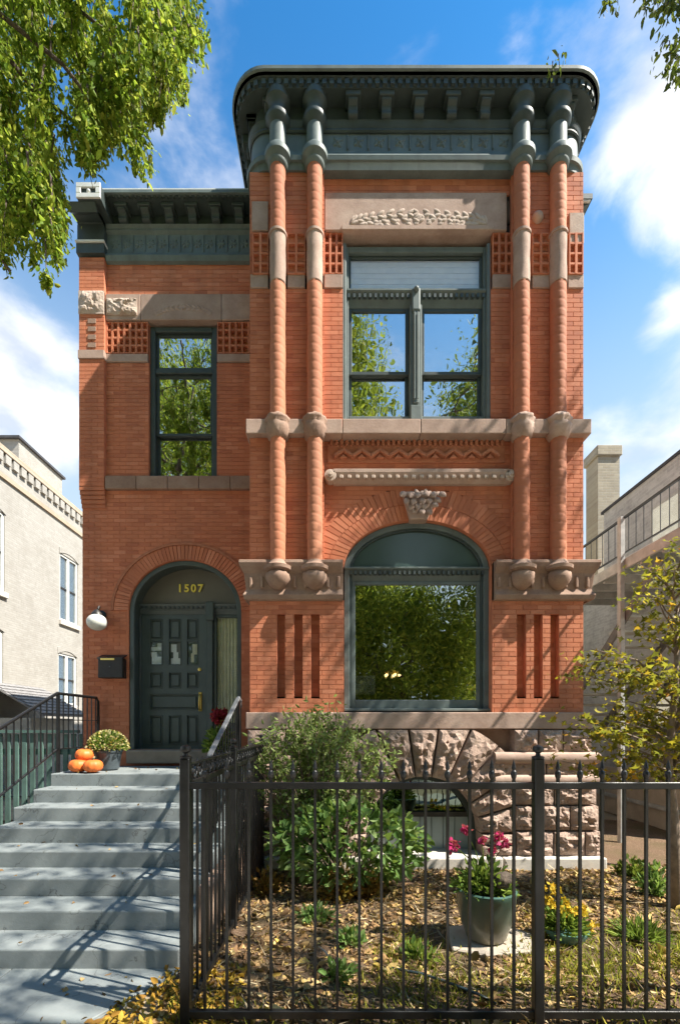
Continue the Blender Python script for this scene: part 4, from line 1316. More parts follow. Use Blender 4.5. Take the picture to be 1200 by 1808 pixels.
# upper entry window
ew = new_obj('window', None, ((EW[0] + EW[1]) / 2, YE + .1, EW[2]), house)
m_ = MB(); rect_frame(m_, EW[0] + .002, EW[1] - .002, EW[2] + .002, EW[3] - .002, .085, YE + .05, YE + .2, .05)
m_.build('frame', M['green'], ew, bevel=.008)
zt = ze(650)
MB().box(EW[0] + .087, EW[1] - .087, YE + .06, YE + .19, zt - .04, zt + .045).build('transom_bar', M['green'], ew, bevel=.008)
sash(ew, EW[0] + .087, EW[1] - .087, zt + .047, EW[3] - .09, YE + .10, .04)
zm = ze(760)
sash(ew, EW[0] + .087, EW[1] - .087, zm - .03, zt - .042, YE + .10, .045)
sash(ew, EW[0] + .087, EW[1] - .087, EW[2] + .055, zm + .025, YE + .148, .045)
room(EX0 + .3, BX0 - .1, YE + .215, YE + 2.4, EW[2] - .4, EW[3] + .3)

# --- door ---------------------------------------------------------------------
YD = 7.85
xd = lambda p: X(p, YD)
zd = lambda p: Z(p, YD)
m_ = MB(); arch_band(m_, DR_CX, DR_ZS, DR_Z0, DR_A, DR_B, DR_A - .02, DR_B - .02, YE + .03, YD + .1, 32)
m_.build('door_reveal', M['green_door'], house)
m_ = MB(); arch_band(m_, DR_CX, DR_ZS, DR_Z0, DR_A - .0, DR_B - .0, DR_A - .075, DR_B - .075, YE + .02, YE + .08, 32)
m_.build('door_casing', M['green_door'], house, bevel=.008)
el = ellipse(DR_CX, DR_ZS, DR_A - .022, DR_B - .022, 30)
ZDT0, ZDT1 = zd(1085), zd(1068)
el = [(p[0], max(p[1], ZDT1)) for p in el]
MB().prism(el, YD + .02, YD + .05).build('tympanum', M['tympanum'], house)
MB().sweep([(0, ZDT0), (.04, ZDT0), (.06, ZDT0 + .06), (.11, ZDT1 - .04), (.13, ZDT1), (0, ZDT1)], [((DR_CX - DR_A + .03, YD + .05), (0, -1)), ((DR_CX + DR_A - .03, YD + .05), (0, -1))]).build('transom_bar', M['green_door'], house, bevel=.004)
db = None
for k in range(22):
    x = DR_CX + (DR_A - .09) * (2 * k / 21 - 1)
    if db is None: db = MB().box(x - .016, x + .016, YD - .07, YD - .02, ZDT1 - .075, ZDT1 - .035).build('dentil', M['green'], house)
    else: inst(db, (x, WLOC[db.name].y, WLOC[db.name].z), house, 'dentil')
hn = new_obj('house_number', None, (xd(336), YD, zd(1045)), house)
for k, chd in enumerate('1507'):
    tx = bpy.data.curves.new('digit', 'FONT'); tx.body = chd; tx.size = .185; tx.extrude = .012; tx.offset = .004; tx.align_x = 'CENTER'
    to = bpy.data.objects.new('digit', tx)
    me = bpy.data.meshes.new_from_object(to); bpy.data.objects.remove(to)
    me.materials.clear(); me.materials.append(M['gold'])
    o = new_obj('digit', me, (xd(336) + (k - 1.5) * .118, YD - .0, zd(1045)), hn); o.rotation_euler = (R(90), 0, 0)
DX0, DX1 = xd(250), xd(366)
# door leaf with stiles, rails, panels
door = MB().box(DX0, DX1, YD + .035, YD + .06, DR_Z0, ZDT0 - .002)
door = door.build('door', M['green_door'], house)
H = ZDT0 - .002 - DR_Z0
m_ = MB()
sx = [DX0, DX0 + .13]
cols = [(xd(266), xd(286)), (xd(299), xd(319)), (xd(331), xd(349))]
rows = [(zd(1128), zd(1094)), (zd(1173), zd(1133)), (zd(1214), zd(1188)), (zd(1313), zd(1264))]
us = [DX0] + [c for p in cols for c in p] + [DX1]
zs = sorted([DR_Z0, ZDT0 - .002] + [r for p in rows for r in p] + [zd(1252), zd(1226)])
hz = rows + []
hs_ = [(c[0], c[1], r[0], r[1]) for c in cols for r in rows] + [(cols[0][0], cols[2][1], zd(1252), zd(1226))]
holes_wall(m_, frame('F', YD), DX0, DX1, DR_Z0, ZDT0 - .002, hs_, .036)
m_.build('door_frame', M['green_door'], door)
for (a, b, c, d) in hs_:
    if abs(c - rows[1][0]) < 1e-6:
        MB().box(a, b, YD + .024, YD + .03, c, d).build('pane', M['glass_clear'], door)
        k = hs_.index((a, b, c, d))
    else:
        MB().box(a + .025, b - .025, YD + .012, YD + .036, c + .025, d - .025).build('panel', M['green_door'], door, bevel=.012)
    mm = MB(); rect_frame(mm, a - .012, b + .012, c - .012, d + .012, .014, YD - .012, YD + .004); mm.build('panel_mould', M['green_door'], door, bevel=.004)
# pale patches standing in for light seen through the three small panes
for i, (c, pat) in enumerate(zip(cols, (((0, .35, .05, .95), (.35, .55, .0, .5), (.62, .78, .0, 1.), (.78, .95, .55, .95)), ((0, .28, .1, 1), (.28, .55, .3, .75), (.55, .9, .1, .6)), ((.1, .5, .3, .6), (.45, .9, .45, .9))))):
    mm = MB()
    for (z_a, z_b, x_a, x_b) in pat:
        zz0 = rows[1][0] + (rows[1][1] - rows[1][0]) * z_a; zz1 = rows[1][0] + (rows[1][1] - rows[1][0]) * z_b
        mm.box(c[0] + (c[1] - c[0]) * x_a, c[0] + (c[1] - c[0]) * x_b, YD + .0315, YD + .034, zz0, zz1)
    mm.build('pane_light_patch', M['blind' if i < 2 else 'curtain'], door)
hd = MB(); hx = xd(354)
hd.box(hx - .03, hx + .03, YD - .015, YD, zd(1256), zd(1222)); hd = hd.build('handle_plate', M['brass'], door, bevel=.008)
hdl = MB(); hdl.tube([(hx, YD - .02, zd(1226)), (hx, YD - .07, zd(1229)), (hx, YD - .075, zd(1240)), (hx, YD - .07, zd(1251)), (hx, YD - .02, zd(1254))], .014, 8)
hdl.build('handle', M['brass'], door, True)
MB().lathe([(.001, 0), (.03, 0), (.03, .02), (.001, .025)], 0, 0, 14).build('lock', M['brass'], door, 'auto', loc=(0, 0, 0))
lk = [c for c in door.children if c.name.startswith('lock')][0]
lk.location = Vector((xd(353), YD, zd(1182))) - WLOC[door.name]; lk.rotation_euler = (R(90), 0, 0)
# post, sidelight and its curtain
MB().box(DX1 + .004, xd(377), YD - .05, YD + .09, DR_Z0, ZDT0 - .002).build('door_post', M['green_door'], house, bevel=.01)
MB().box(DX1 - .005, xd(380), YD - .11, YD - .03, ZDT0 - .12, ZDT1 + .03).build('post_block', M['green_door'], house, bevel=.015)
MB().box(DR_CX - DR_A + .02, DX0 - .004, YD - .02, YD + .09, DR_Z0, ZDT0 - .002).build('door_post', M['green_door'], house, bevel=.01)
sl = new_obj('sidelight', None, (xd(400), YD, DR_Z0), house)
m_ = MB(); rect_frame(m_, xd(377) + .002, DR_CX + DR_A - .022, DR_Z0, ZDT0 - .002, .05, YD + .0, YD + .07, .45)
m_.build('frame', M['green_door'], sl, bevel=.006)
pane(sl, xd(377) + .05, DR_CX + DR_A - .07, DR_Z0 + .44, ZDT0 - .05, YD + .03, 'glass_clear')
cu = MB(); n_ = 36; x0_, x1_ = xd(377) + .03, DR_CX + DR_A - .05
pts = [(x0_ + (x1_ - x0_) * i / n_, YD + .085 + .010 * math.sin(i * 1.4)) for i in range(n_ + 1)]
for (p, q) in zip(pts[:-1], pts[1:]): cu.quad((p[0], p[1], DR_Z0 + .4), (q[0], q[1], DR_Z0 + .4), (q[0], q[1], ZDT0), (p[0], p[1], ZDT0))
cu.build('curtain', M['curtain'], sl, True)
MB().box(DR_CX - DR_A + .0, DR_CX + DR_A, YE - .12, YD + .12, DR_Z0 - .22, DR_Z0 - .0).build('doorstep', M['threshold'], house, bevel=.015)
m_ = MB(); m_.box(EX0 + .3, BX0 - .05, YD + .13, YD + 2, 1, DR_ZS + DR_B + .2); m_.build('hall', M['interior'], house)

# --- rock-faced foundation with its arched basement window -----------------------
YFD = YB - .06
fz0, fz1 = .16, zb(1287) - .004
BA_CX = xb(745); BA_R = .80; BA_ZS = Z(1470, YFD); HW = 1.28
bk = MB(); bk.box(BX0, xb(1040), YFD + .06, YFD + .4, 0, fz1)
fnd = new_obj('stone_foundation', None, (1.2, YFD, 0), house)
ncs = 5
ch_ = (fz1 - fz0) / ncs
sd_ = 100


def batter(z): return .10 * (1 - (z - fz0) / (fz1 - fz0))


zz = fz0
for c_ in range(ncs):
    z0_, z1_ = fz0 + c_ * ch_, fz0 + (c_ + 1) * ch_
    b_ = batter(z0_)
    for (s0, s1) in ((BX0 - b_, BA_CX - HW), (BA_CX + HW, xb(1036) + b_)):
        x = s0
        while x < s1 - .05:
            w = random.uniform(.34, .58)
            if s1 - (x + w) < .22: w = s1 - x
            rough_block('stone', M['rockface'], w - .02, ch_ - .022, .35, sd_, .075, 14, 11, fnd, (x + w / 2, YFD - b_, z0_ + .01)); sd_ += 1
            x += w
# jamb stones beside the basement window below the springing
for c_ in range(2):
    z0_, z1_ = fz0 + c_ * (BA_ZS - fz0) / 2, fz0 + (c_ + 1) * (BA_ZS - fz0) / 2
    for (s0, s1) in ((BA_CX - HW, BA_CX - BA_R), (BA_CX + BA_R, BA_CX + HW)):
        rough_block('stone', M['rockface'], s1 - s0 - .02, z1_ - z0_ - .02, .35, sd_, .075, 14, 11, fnd, ((s0 + s1) / 2, YFD - batter(z0_), z0_ + .01)); sd_ += 1
NV = 11
for k in range(NV):
    ta, tb = math.pi * k / NV + .012, math.pi * (k + 1) / NV - .012
    def outer(t):
        cs_, sn_ = abs(math.cos(t)), math.sin(t)
        return min(HW / max(cs_, 1e-4), (fz1 - BA_ZS - .01) / max(sn_, 1e-4), 1.62)
    def poly(s, t, ta=ta, tb=tb):
        th = tb + (ta - tb) * s
        r = BA_R + (outer(th) - BA_R) * t
        return (r * math.cos(th), r * math.sin(th))
    rough_block('voussoir', M['rockface'], 1, 1, .35, sd_, .085, 9, 15, fnd, (BA_CX, YFD - .035, BA_ZS), poly); sd_ += 1
bk2 = MB()
holes_wall(bk2, frame('F', YFD + .16), BX0, xb(1040), 0, fz1, [(BA_CX - BA_R - .02, BA_CX + BA_R + .02, fz0, BA_ZS + BA_R + .02)], .3)
bk2.box(BX0, BX0 + .02, YFD + .16, YE + .5, 0, fz1 + .2); bk2.box(xb(1038) - .02, xb(1038), YFD + .16, YE + .5, 0, fz1 + .2)
bk2.build('foundation_core', M['darkstone'], fnd)
m_ = MB(); arch_band(m_, BA_CX, BA_ZS, fz0, BA_R + .05, BA_R + .05, BA_R - .07, BA_R - .07, YFD + .2, YFD + .3, 24)
bwn = m_.build('basement_window', M['green'], house)
MB().box(BA_CX - BA_R, BA_CX + BA_R, YFD + .22, YFD + .29, BA_ZS + .18, BA_ZS + .25).build('transom_bar', M['dark_metal'], bwn)
MB().box(BA_CX - BA_R, BA_CX + BA_R, YFD + .28, YFD + .286, fz0, BA_ZS + .18).build('pane', M['frosted'], bwn)
MB().prism([(p[0], max(p[1], BA_ZS + .25)) for p in ellipse(BA_CX, BA_ZS, BA_R, BA_R, 20)], YFD + .28, YFD + .286).build('pane', M['glass_green'], bwn)
for k in range(7):
    x = BA_CX - .5 + k * .17
    MB().box(x - .004, x + .004, YFD + .265, YFD + .28, fz0 + .02, BA_ZS + .18).build('glazing_bar', M['green_light'], bwn)
MB().box(BA_CX - BA_R, BA_CX + BA_R, YFD + .31, YFD + .33, fz0, BA_ZS + BA_R).build('basement_curtain', M['curtain'], bwn)
# smooth half-round courses on the right corner
for (ya, yb_, pr_) in ((1347, 1327, .10), (1384, 1366, .085)):
    zc_ = (zb(ya) + zb(yb_)) / 2; h_ = (zb(yb_) - zb(ya)) / 2
    prof = [(-.02, zc_ - h_)] + [(pr_ * .45 + pr_ * .55 * math.cos(t), zc_ + h_ * math.sin(t)) for t in np.linspace(-1.45, 1.45, 9)] + [(-.02, zc_ + h_)]
    MB().sweep(prof, [((xb(866), YFD - .05), (0, -1)), ((xb(1036), YFD - .05), (.9, -1)), ((xb(1036), YFD + .9), (1, 0))]).build('moulded_course', M['brownstone'], fnd, 'auto')
for (a, b) in ((438, 560), (560, 650), (650, 885), (885, 1066)):
    MB().box(X(a, 6.3) + .003, X(b, 6.3) - .003, YFD - .22, YFD + .3, -.05, .17).build('plinth_stone', M['limestone'], fnd, bevel=.02, seg=2)
ds = MB(); ds.tube([(xb(1036) + .2, YB + .6, .1), (xb(1036) + .2, YB + .6, 1.7)], .045, 10); ds.build('downspout', M['fence_green'], house, 'auto')

# ================================================================== STEPS
D0, RH, TR = 6.2, .165, .36
SX0, SX1 = -3.88, -1.26
steps = thing('concrete_steps', (-2.57, 4.9, 0), 'grey painted concrete steps climbing to the front door', 'steps')
MB().box(SX0, SX1, D0, YE - .13, 0, 8 * RH + .012).build('landing', M['concrete'], steps, bevel=.012, seg=2)
for k in range(1, 8):
    y = D0 - k * TR
    MB().box(SX0, SX1, y, y + TR - .001, 0, (8 - k) * RH + .012).build('step', M['concrete'], steps, bevel=.014, seg=2)
MB().box(SX1 + .002, SX1 + .12, 4.2, 6.3, 0, .5).build('side_wall', M['darkstone'], steps)

# ================================================================== SMALL THINGS ON THE HOUSE AND LANDING
lamp = thing('wall_lamp', (X(172, YE), YE, Z(1098, YE)), 'black wall lamp with white globe beside the door arch', 'lamp')
lx, lz_ = X(172, YE - .2), Z(1099, YE - .2)
MB().lathe([(.001, 0), (.085, 0), (.085, .03), (.05, .06), (.001, .065)], 0, 0, 16).build('wall_plate', M['dark_metal'], lamp, 'auto', loc=(0, 0, 0))
pl = lamp.children[0]; pl.location = (.07, .0, .10); pl.rotation_euler = (R(90), 0, 0)
MB().tube([(X(172, YE) + .07, YE - .02, lz_ + .10), (X(172, YE) + .06, YE - .1, lz_ + .22), (lx + .03, YE - .2, lz_ + .25), (lx, YE - .21, lz_ + .17)], .02, 8).build('arm', M['dark_metal'], lamp, True)
MB().lathe([(.07, lz_ + .13), (.085, lz_ + .12), (.075, lz_ + .15), (.03, lz_ + .2), (.001, lz_ + .205)], lx, YE - .21, 18).build('cap', M['dark_metal'], lamp, 'auto')
MB().sphere((lx, YE - .21, lz_), .155, 22, .86).build('globe', M['globe'], lamp, True)
mbx = thing('mailbox', (X(195, YE), YE, Z(1197, YE)), 'dark metal mailbox on the brick left of the door', 'mailbox')
mx0, mx1, mz0, mz1 = X(174, 7.36), X(217, 7.36), Z(1197, 7.36), Z(1162, 7.36)
MB().box(mx0, mx1, YE - .16, YE - .001, mz0, mz1).build('box', M['dark_metal'], mbx, bevel=.01)
MB().add([(mx0 - .01, YE - .17, mz1 - .02), (mx1 + .01, YE - .17, mz1 - .02), (mx1 + .01, YE - .001, mz1 + .06), (mx0 - .01, YE - .001, mz1 + .06), (mx0 - .01, YE - .17, mz1 + .006), (mx1 + .01, YE - .17, mz1 + .006), (mx1 + .01, YE - .001, mz1 + .075), (mx0 - .01, YE - .001, mz1 + .075)],
         [(3, 2, 1, 0), (4, 5, 6, 7), (0, 1, 5, 4), (1, 2, 6, 5), (2, 3, 7, 6), (3, 0, 4, 7)]).build('lid', M['dark_metal'], mbx)
MB().box(mx0 + .05, mx1 - .12, YE - .176, YE - .17, mz1 - .035, mz1 - .005).build('plate', M['brass'], mbx)
MB().sphere(((mx0 + mx1) / 2, YE - .165, (mz0 + mz1) / 2 + .02), .012, 8).build('lock', M['grey_iron'], mbx, True)

LZ = 8 * RH + .012


def pumpkin(x, y, z, r, label, rz=0, tilt=0):
    t = thing('pumpkin', (x, y, z), label, 'pumpkin', 'pumpkins piled on the landing')
    n = 40; prof = []
    for i in range(15):
        a = math.pi * i / 14
        prof.append((max(.002, r * (math.sin(a) ** .8)), r * .78 - r * .78 * math.cos(a) * (1 - .12 * math.cos(a) ** 4)))
    fn = lambda rr, th, zz_: rr * (1 + .055 * abs(math.cos(5 * th)) - .03)
    m_ = MB().lathe([(p, q) for p, q in prof], 0, 0, n, fn=fn)
    o_ = m_.build('skin', M['pumpkin'], t, True, loc=(0, 0, 0)); o_.location = (0, 0, 0); o_.rotation_euler = (tilt, 0, rz)
    s_ = MB().tube([(0, 0, r * 1.42), (.006, 0, r * 1.62), (.03, .01, r * 1.8)], [.022, .014, .012], 7).build('stem', M['stem_dry'], t, True, loc=(0, 0, 0))
    s_.location = (0, 0, 0); s_.rotation_euler = (tilt, 0, rz)


py_ = 6.33
pumpkin(X(137, py_), py_ + .02, LZ, .125, 'orange pumpkin at the left of the pile, against the railing', .3)
pumpkin(X(166, py_), py_ - .02, LZ, .125, 'orange pumpkin at the right of the pile, beside the mum pot', 1.1)
pumpkin(X(149, py_ + .12), py_ + .12, LZ + .15, .12, 'orange pumpkin resting on top of the two others', .8, .12)


def lathe_obj(prof, x, y, name, mat, parent, n=28):
    return MB().lathe(prof, x, y, n).build(name, mat, parent, 'auto')


# potted mum left of the door
my = 6.72; mxx = X(191, my)
mum = thing('potted_mum', (mxx, my, LZ), 'cream flowering mum in a dark pot beside the pumpkins', 'potted plant')
lathe_obj([(.12, LZ), (.15, LZ + .02), (.19, LZ + .26), (.205, LZ + .27), (.205, LZ + .3), (.18, LZ + .3), (.17, LZ + .25), (.001, LZ + .25)], mxx, my, 'pot', M['pot_dark'], mum)
d = unit(900); d[:, 2] = np.abs(d[:, 2]); c0 = np.array((mxx, my, LZ + .3))
P = c0 + d * np.array((.27, .25, .27)) * rng.uniform(.55, 1, (900, 1))
leaves('foliage', P, d + .5 * unit(900), .055, M['leaf_pot'], mum, .5)
d = unit(420); d[:, 2] = np.abs(d[:, 2]); P = c0 + d * np.array((.28, .26, .28))
leaves('flowers', P, d + .7 * unit(420), .034, M['petal_mum'], mum, .9, 'stuff')
# red flowers right of the door
ry = 6.95; rx = X(388, ry)
rp = thing('potted_flowers', (rx, ry, LZ), 'dark pot of crimson flowers at the right of the doorway', 'potted plant')
lathe_obj([(.10, LZ), (.15, LZ + .22), (.165, LZ + .23), (.165, LZ + .26), (.14, LZ + .26), (.001, LZ + .22)], rx, ry, 'pot', M['pot_dark'], rp)
d = unit(420); d[:, 2] = np.abs(d[:, 2]); c0 = np.array((rx, ry, LZ + .27))
leaves('foliage', c0 + d * np.array((.22, .2, .38)) * rng.uniform(.3, 1, (420, 1)), d + .6 * unit(420), .10, M['leaf_pot'], rp, .4)
P = np.array((rx, ry, LZ + .78)) + unit(240) * np.array((.13, .12, .15)) * rng.uniform(.4, 1, (240, 1))
leaves('flower', P, unit(240) + np.array((0, 0, .4)), .06, M['petal_red'], rp, .8)
MB().tube([(rx, ry, LZ + .25), (rx + .02, ry, LZ + .75)], .012, 6).build('stalk', M['leaf_pot'], rp)

# ================================================================== RAILINGS
HRX = -3.86
lr = thing('iron_railing', (HRX, 5.2, 0), 'thin dark iron railing climbing the left side of the steps', 'railing')
zt_ = Z(1224, 6.32); yt = 6.32
slope = RH / TR * .97
rail = [(HRX, 7.46, zt_), (HRX, yt, zt_)]
yb_ = 4.0
MB().tube([(HRX, 7.42, zt_ - .42), (HRX, 7.42, zt_ - .06), (HRX, 7.36, zt_), (HRX, yt, zt_), (HRX, yb_, zt_ - (yt - yb_) * slope), (HRX, 3.7, zt_ - (yt - 3.7) * slope)], .022, 8).build('top_rail', M['black_iron'], lr, True)
MB().bar((HRX, 7.42, zt_ - .78), (HRX, yt, zt_ - .78), .03, .016).build('bottom_rail', M['black_iron'], lr)
MB().bar((HRX, yt, zt_ - .78), (HRX, 3.7, zt_ - .78 - (yt - 3.7) * slope), .03, .016).build('bottom_rail', M['black_iron'], lr)
MB().bar((HRX, yt, zt_ - .12 - .25), (HRX, 7.42, zt_ - .12 - .25), .02, .012).build('mid_rail', M['black_iron'], lr)


def stairz(y):
    if y >= D0: return LZ
    k = math.ceil((D0 - y) / TR - 1e-6)
    return max(0, (8 - k) * RH)


pk = None
y = 7.34
while y > 3.72:
    top = zt_ if y > yt else zt_ - (yt - y) * slope
    ln = .78
    post = any(abs(y - q) < .065 for q in (yt, 5.0, 3.8))
    if post:
        MB().bar((HRX, y, stairz(y) - .02), (HRX, y, top), .036).build('post', M['black_iron'], lr)
    elif pk is None:
        pk = MB().bar((HRX, y, top - ln), (HRX, y, top), .014).build('baluster', M['black_iron'], lr)
    else: inst(pk, (HRX, y, top - ln), lr, 'baluster')
    y -= .125
MB().bar((HRX, 7.42, LZ), (HRX, 7.42, zt_ - .3), .036).build('post', M['black_iron'], lr)

RX_ = -1.27
rr_ = thing('stair_handrail', (RX_, 5.3, 0), 'broad grey steel handrail sloping up the right side of the steps', 'railing')
zr = lambda y: Z(1235, 5.95) - (5.95 - y) * .485
MB().bar((RX_, 4.6, zr(4.6)), (RX_, 6.0, zr(6.0)), .06, .025).build('top_rail', M['grey_iron'], rr_, bevel=.01)
MB().tube([(RX_, 6.0, zr(6.0)), (RX_, 6.12, zr(6.0) - .03), (RX_, 6.14, zr(6.0) - .12)], .025, 8).build('rail_end', M['grey_iron'], rr_, True)
for y in (4.62, 6.0): MB().bar((RX_, y, stairz(y) - .03), (RX_, y, zr(y) - .01), .045).build('post', M['black_iron'], rr_)
y = 4.78
pk = None
while y < 5.95:
    if pk is None: pk = MB().bar((RX_, y, zr(y) - .86), (RX_, y, zr(y) - .012), .015).build('baluster', M['black_iron'], rr_)
    else: inst(pk, (RX_, y, zr(y) - .86), rr_, 'baluster')
    y += .13
MB().bar((RX_, 4.62, zr(4.62) - .86), (RX_, 6.0, zr(6.0) - .86), .03, .015).build('bottom_rail', M['black_iron'], rr_)

# ================================================================== IRON FENCE
YF = 3.0
FZ = lambda p: Z(p, YF)


def fence_post(parent, x, y, w=.064):
    p = MB().box(x - w / 2, x + w / 2, y - w / 2, y + w / 2, -.1, FZ(1339)).build('post', M['black_iron'], parent, bevel=.006)
    zt = FZ(1339)
    MB().lathe([(w * .62, zt), (w * .62, zt + .012), (.016, zt + .02), (.014, zt + .035), (.03, zt + .045), (.036, zt + .062), (.03, zt + .08), (.001, zt + .092)], x, y, 14).build('ball_finial', M['black_iron'], p, 'auto')


def picket_mesh(parent, x, y):
    m_ = MB(); w = .0088
    m_.box(x - w, x + w, y - w, y + w, -.06, FZ(1362))
    m_.lathe([(.010, FZ(1376)), (.018, FZ(1372)), (.021, FZ(1367)), (.016, FZ(1362)), (.009, FZ(1360)), (.015, FZ(1356)), (.010, FZ(1349)), (.001, FZ(1341))], x, y, 8)
    return m_.build('picket', M['black_iron'], parent)


ff = thing('iron_fence', (X(328, YF), YF, 0), 'black iron picket fence running across the front garden', 'fence', 'garden fence runs')
fx0 = X(328, YF)
xs_end = 4.6
for x in (fx0, X(949, YF), X(949, YF) + (X(949, YF) - fx0)): fence_post(ff, x, YF)
MB().box(fx0, xs_end, YF - .018, YF + .018, FZ(1393), FZ(1381)).build('top_rail', M['black_iron'], ff, bevel=.003)
MB().box(fx0, xs_end, YF - .018, YF + .018, FZ(1797), FZ(1783)).build('bottom_rail', M['black_iron'], ff, bevel=.003)
pk = None
pxs = [439.5 + 38.9 * k for k in range(-2, 24)]
for p in pxs:
    x = X(p, YF)
    if abs(x - X(949, YF)) < .05 or abs(x - fx0) < .05 or x > xs_end: continue
    if pk is None: pk = picket_mesh(ff, x, YF)
    else: inst(pk, (x, YF, WLOC[pk.name].z), ff, 'picket')
sf = thing('iron_fence', (fx0, 4.4, 0), 'black iron picket fence running back along the right of the steps', 'fence', 'garden fence runs')
y1_ = 6.15
for y in (4.42, y1_): fence_post(sf, fx0, y)
MB().box(fx0 - .018, fx0 + .018, YF + .04, y1_, FZ(1393), FZ(1381)).build('top_rail', M['black_iron'], sf, bevel=.003)
MB().box(fx0 - .018, fx0 + .018, YF + .04, y1_, FZ(1797), FZ(1783)).build('bottom_rail', M['black_iron'], sf, bevel=.003)
MB().box(fx0 - .014, fx0 + .014, YF + .04, y1_, FZ(1352), FZ(1348)).build('hoop_rail', M['black_iron'], sf)
pk = None
hp = None
y = YF + .13
while y < y1_ - .06:
    if abs(y - 4.42) > .06:
        if pk is None: pk = picket_mesh(sf, fx0, y)
        else: inst(pk, (fx0, y, WLOC[pk.name].z), sf, 'picket')
        if hp is None:
            hp = MB().tube([(fx0, y + .062 + .05 * math.cos(t), FZ(1366) + .05 * math.sin(t)) for t in np.linspace(0, 2 * math.pi, 15)], .006, 5).build('ring', M['black_iron'], sf, True)
            hp0 = WLOC[hp.name].copy(); y00 = y
        else: inst(hp, (hp0.x, hp0.y + y - y00, hp0.z), sf, 'ring')
    y += .125

# ================================================================== NEIGHBOURS
# cream brick building on the left
XL = -9.6
K = 1.6                            # it stands beyond a wide side yard
cbld = thing('cream_building', (XL - 3, 15, 0), 'cream brick building with white arched-head windows beyond the railing', 'building')
CZ = E + 5.02 * K
wins = [(9.92, 10.62, 1100, 985, 10.25), (9.86, 10.56, 1245, 1156, 10.2), (7.55, 8.26, 1042, 900, 8.1), (7.5, 8.22, 1215, 1112, 8.1)]
hl = []
for (ya, yb2, pz0, pz1, yr) in wins: hl.append((ya * K, yb2 * K, Z(pz0, yr * K), Z(pz1, yr * K)))
m_ = MB(); fr = frame('R', XL)
holes_wall(m_, fr, 9, 20, 0, CZ, hl, .12)
m_.box(XL - 6, XL - .13, 9.05, 19.95, 0, CZ - .05)
m_.build('wall', M['cream_brick'], cbld)
for (a, b, c, d) in hl:
    w_ = new_obj('window', None, (XL - .1, (a + b) / 2, c), cbld)
    def fb(mb2, u0, u1, z0, z1, d0, d1): mb2.box(XL - d1, XL - d0, u0, u1, z0, z1)
    q = MB(); t_ = .075
    fb(q, a, a + t_, c, d, .03, .1); fb(q, b - t_, b, c, d, .03, .1); fb(q, a + t_, b - t_, c, c + t_, .03, .1); fb(q, a + t_, b - t_, d - t_, d, .03, .1)
    mid = (a + b) / 2
    fb(q, mid - .07, mid + .07, c + t_, d - t_, .035, .1)
    q.build('frame', M['white_trim'], w_, bevel=.005)
    for (p0, p1) in ((a + t_, mid - .07), (mid + .07, b - t_)):
        q = MB(); zmid = c + (d - c) * .5
        fb(q, p0, p1, zmid - .03, zmid + .03, .06, .1); q.build('meeting_rail', M['dark_metal'], w_)
        q = MB(); fb(q, p0, p1, c + t_, d - t_, .085, .09); q.build('pane', M['glass_pale'], w_)
        q = MB(); fb(q, p0, p1, c + t_, d - t_, .10, .115); q.build('blind', M['blind'], w_)
    q = MB(); fb(q, a - .06, b + .06, c - .16, c - .002, -.08, .1); q.build('sill', M['limestone'], cbld, bevel=.008)
    # segmental brick head
    vv = []
    for k in range(9):
        s = k / 8; u = a - .04 + (b - a + .08) * s; z = d - .03 + .14 * math.sin(math.pi * s)
        vv.append((u, z))
    q = MB(); n_ = len(vv)
    pts = [(u, z) for u, z in vv] + [(u, z + .2) for u, z in reversed(vv)]
    v = [fr(u, -.02, z) for u, z in pts] + [fr(u, .02, z) for u, z in pts]; n2 = len(pts)
    q.add(v, [tuple(range(n2)), tuple(range(2 * n2 - 1, n2 - 1, -1))] + [(i, (i + 1) % n2, (i + 1) % n2 + n2, i + n2) for i in range(n2)])
    q.build('window_head', M['cream_brick'], cbld)
q = MB(); q.box(XL - 6.1, XL + .10, 8.9, 20.1, CZ - .15, CZ + .02); q.build('parapet', M['cream_brick_x'], cbld, bevel=.01)
q = MB(); q.box(XL - .01, XL + .06, 8.95, 20.05, CZ - .9, CZ - .76); q.build('string_course', M['cream_brick_x'], cbld, bevel=.006)
cb0 = None
for k in range(32):
    y = 9.2 + k * .33
    if cb0 is None: cb0 = MB().box(XL, XL + .08, y, y + .225, CZ - .42, CZ - .151).build('corbel', M['cream_brick'], cbld)
    else: inst(cb0, (WLOC[cb0.name].x, WLOC[cb0.name].y + k * .33, WLOC[cb0.name].z), cbld, 'corbel')
pz = MB(); pz.box(-12.2, -10.5, 15.1, 17.5, CZ, E + 5.95 * K); pz.build('chimney_block', M['cream_brick'], cbld)
q = MB(); q.box(-12.3, -10.42, 15.0, 17.6, E + 5.95 * K, E + 6.0 * K); q.build('chimney_cap', M['roofing'], cbld)
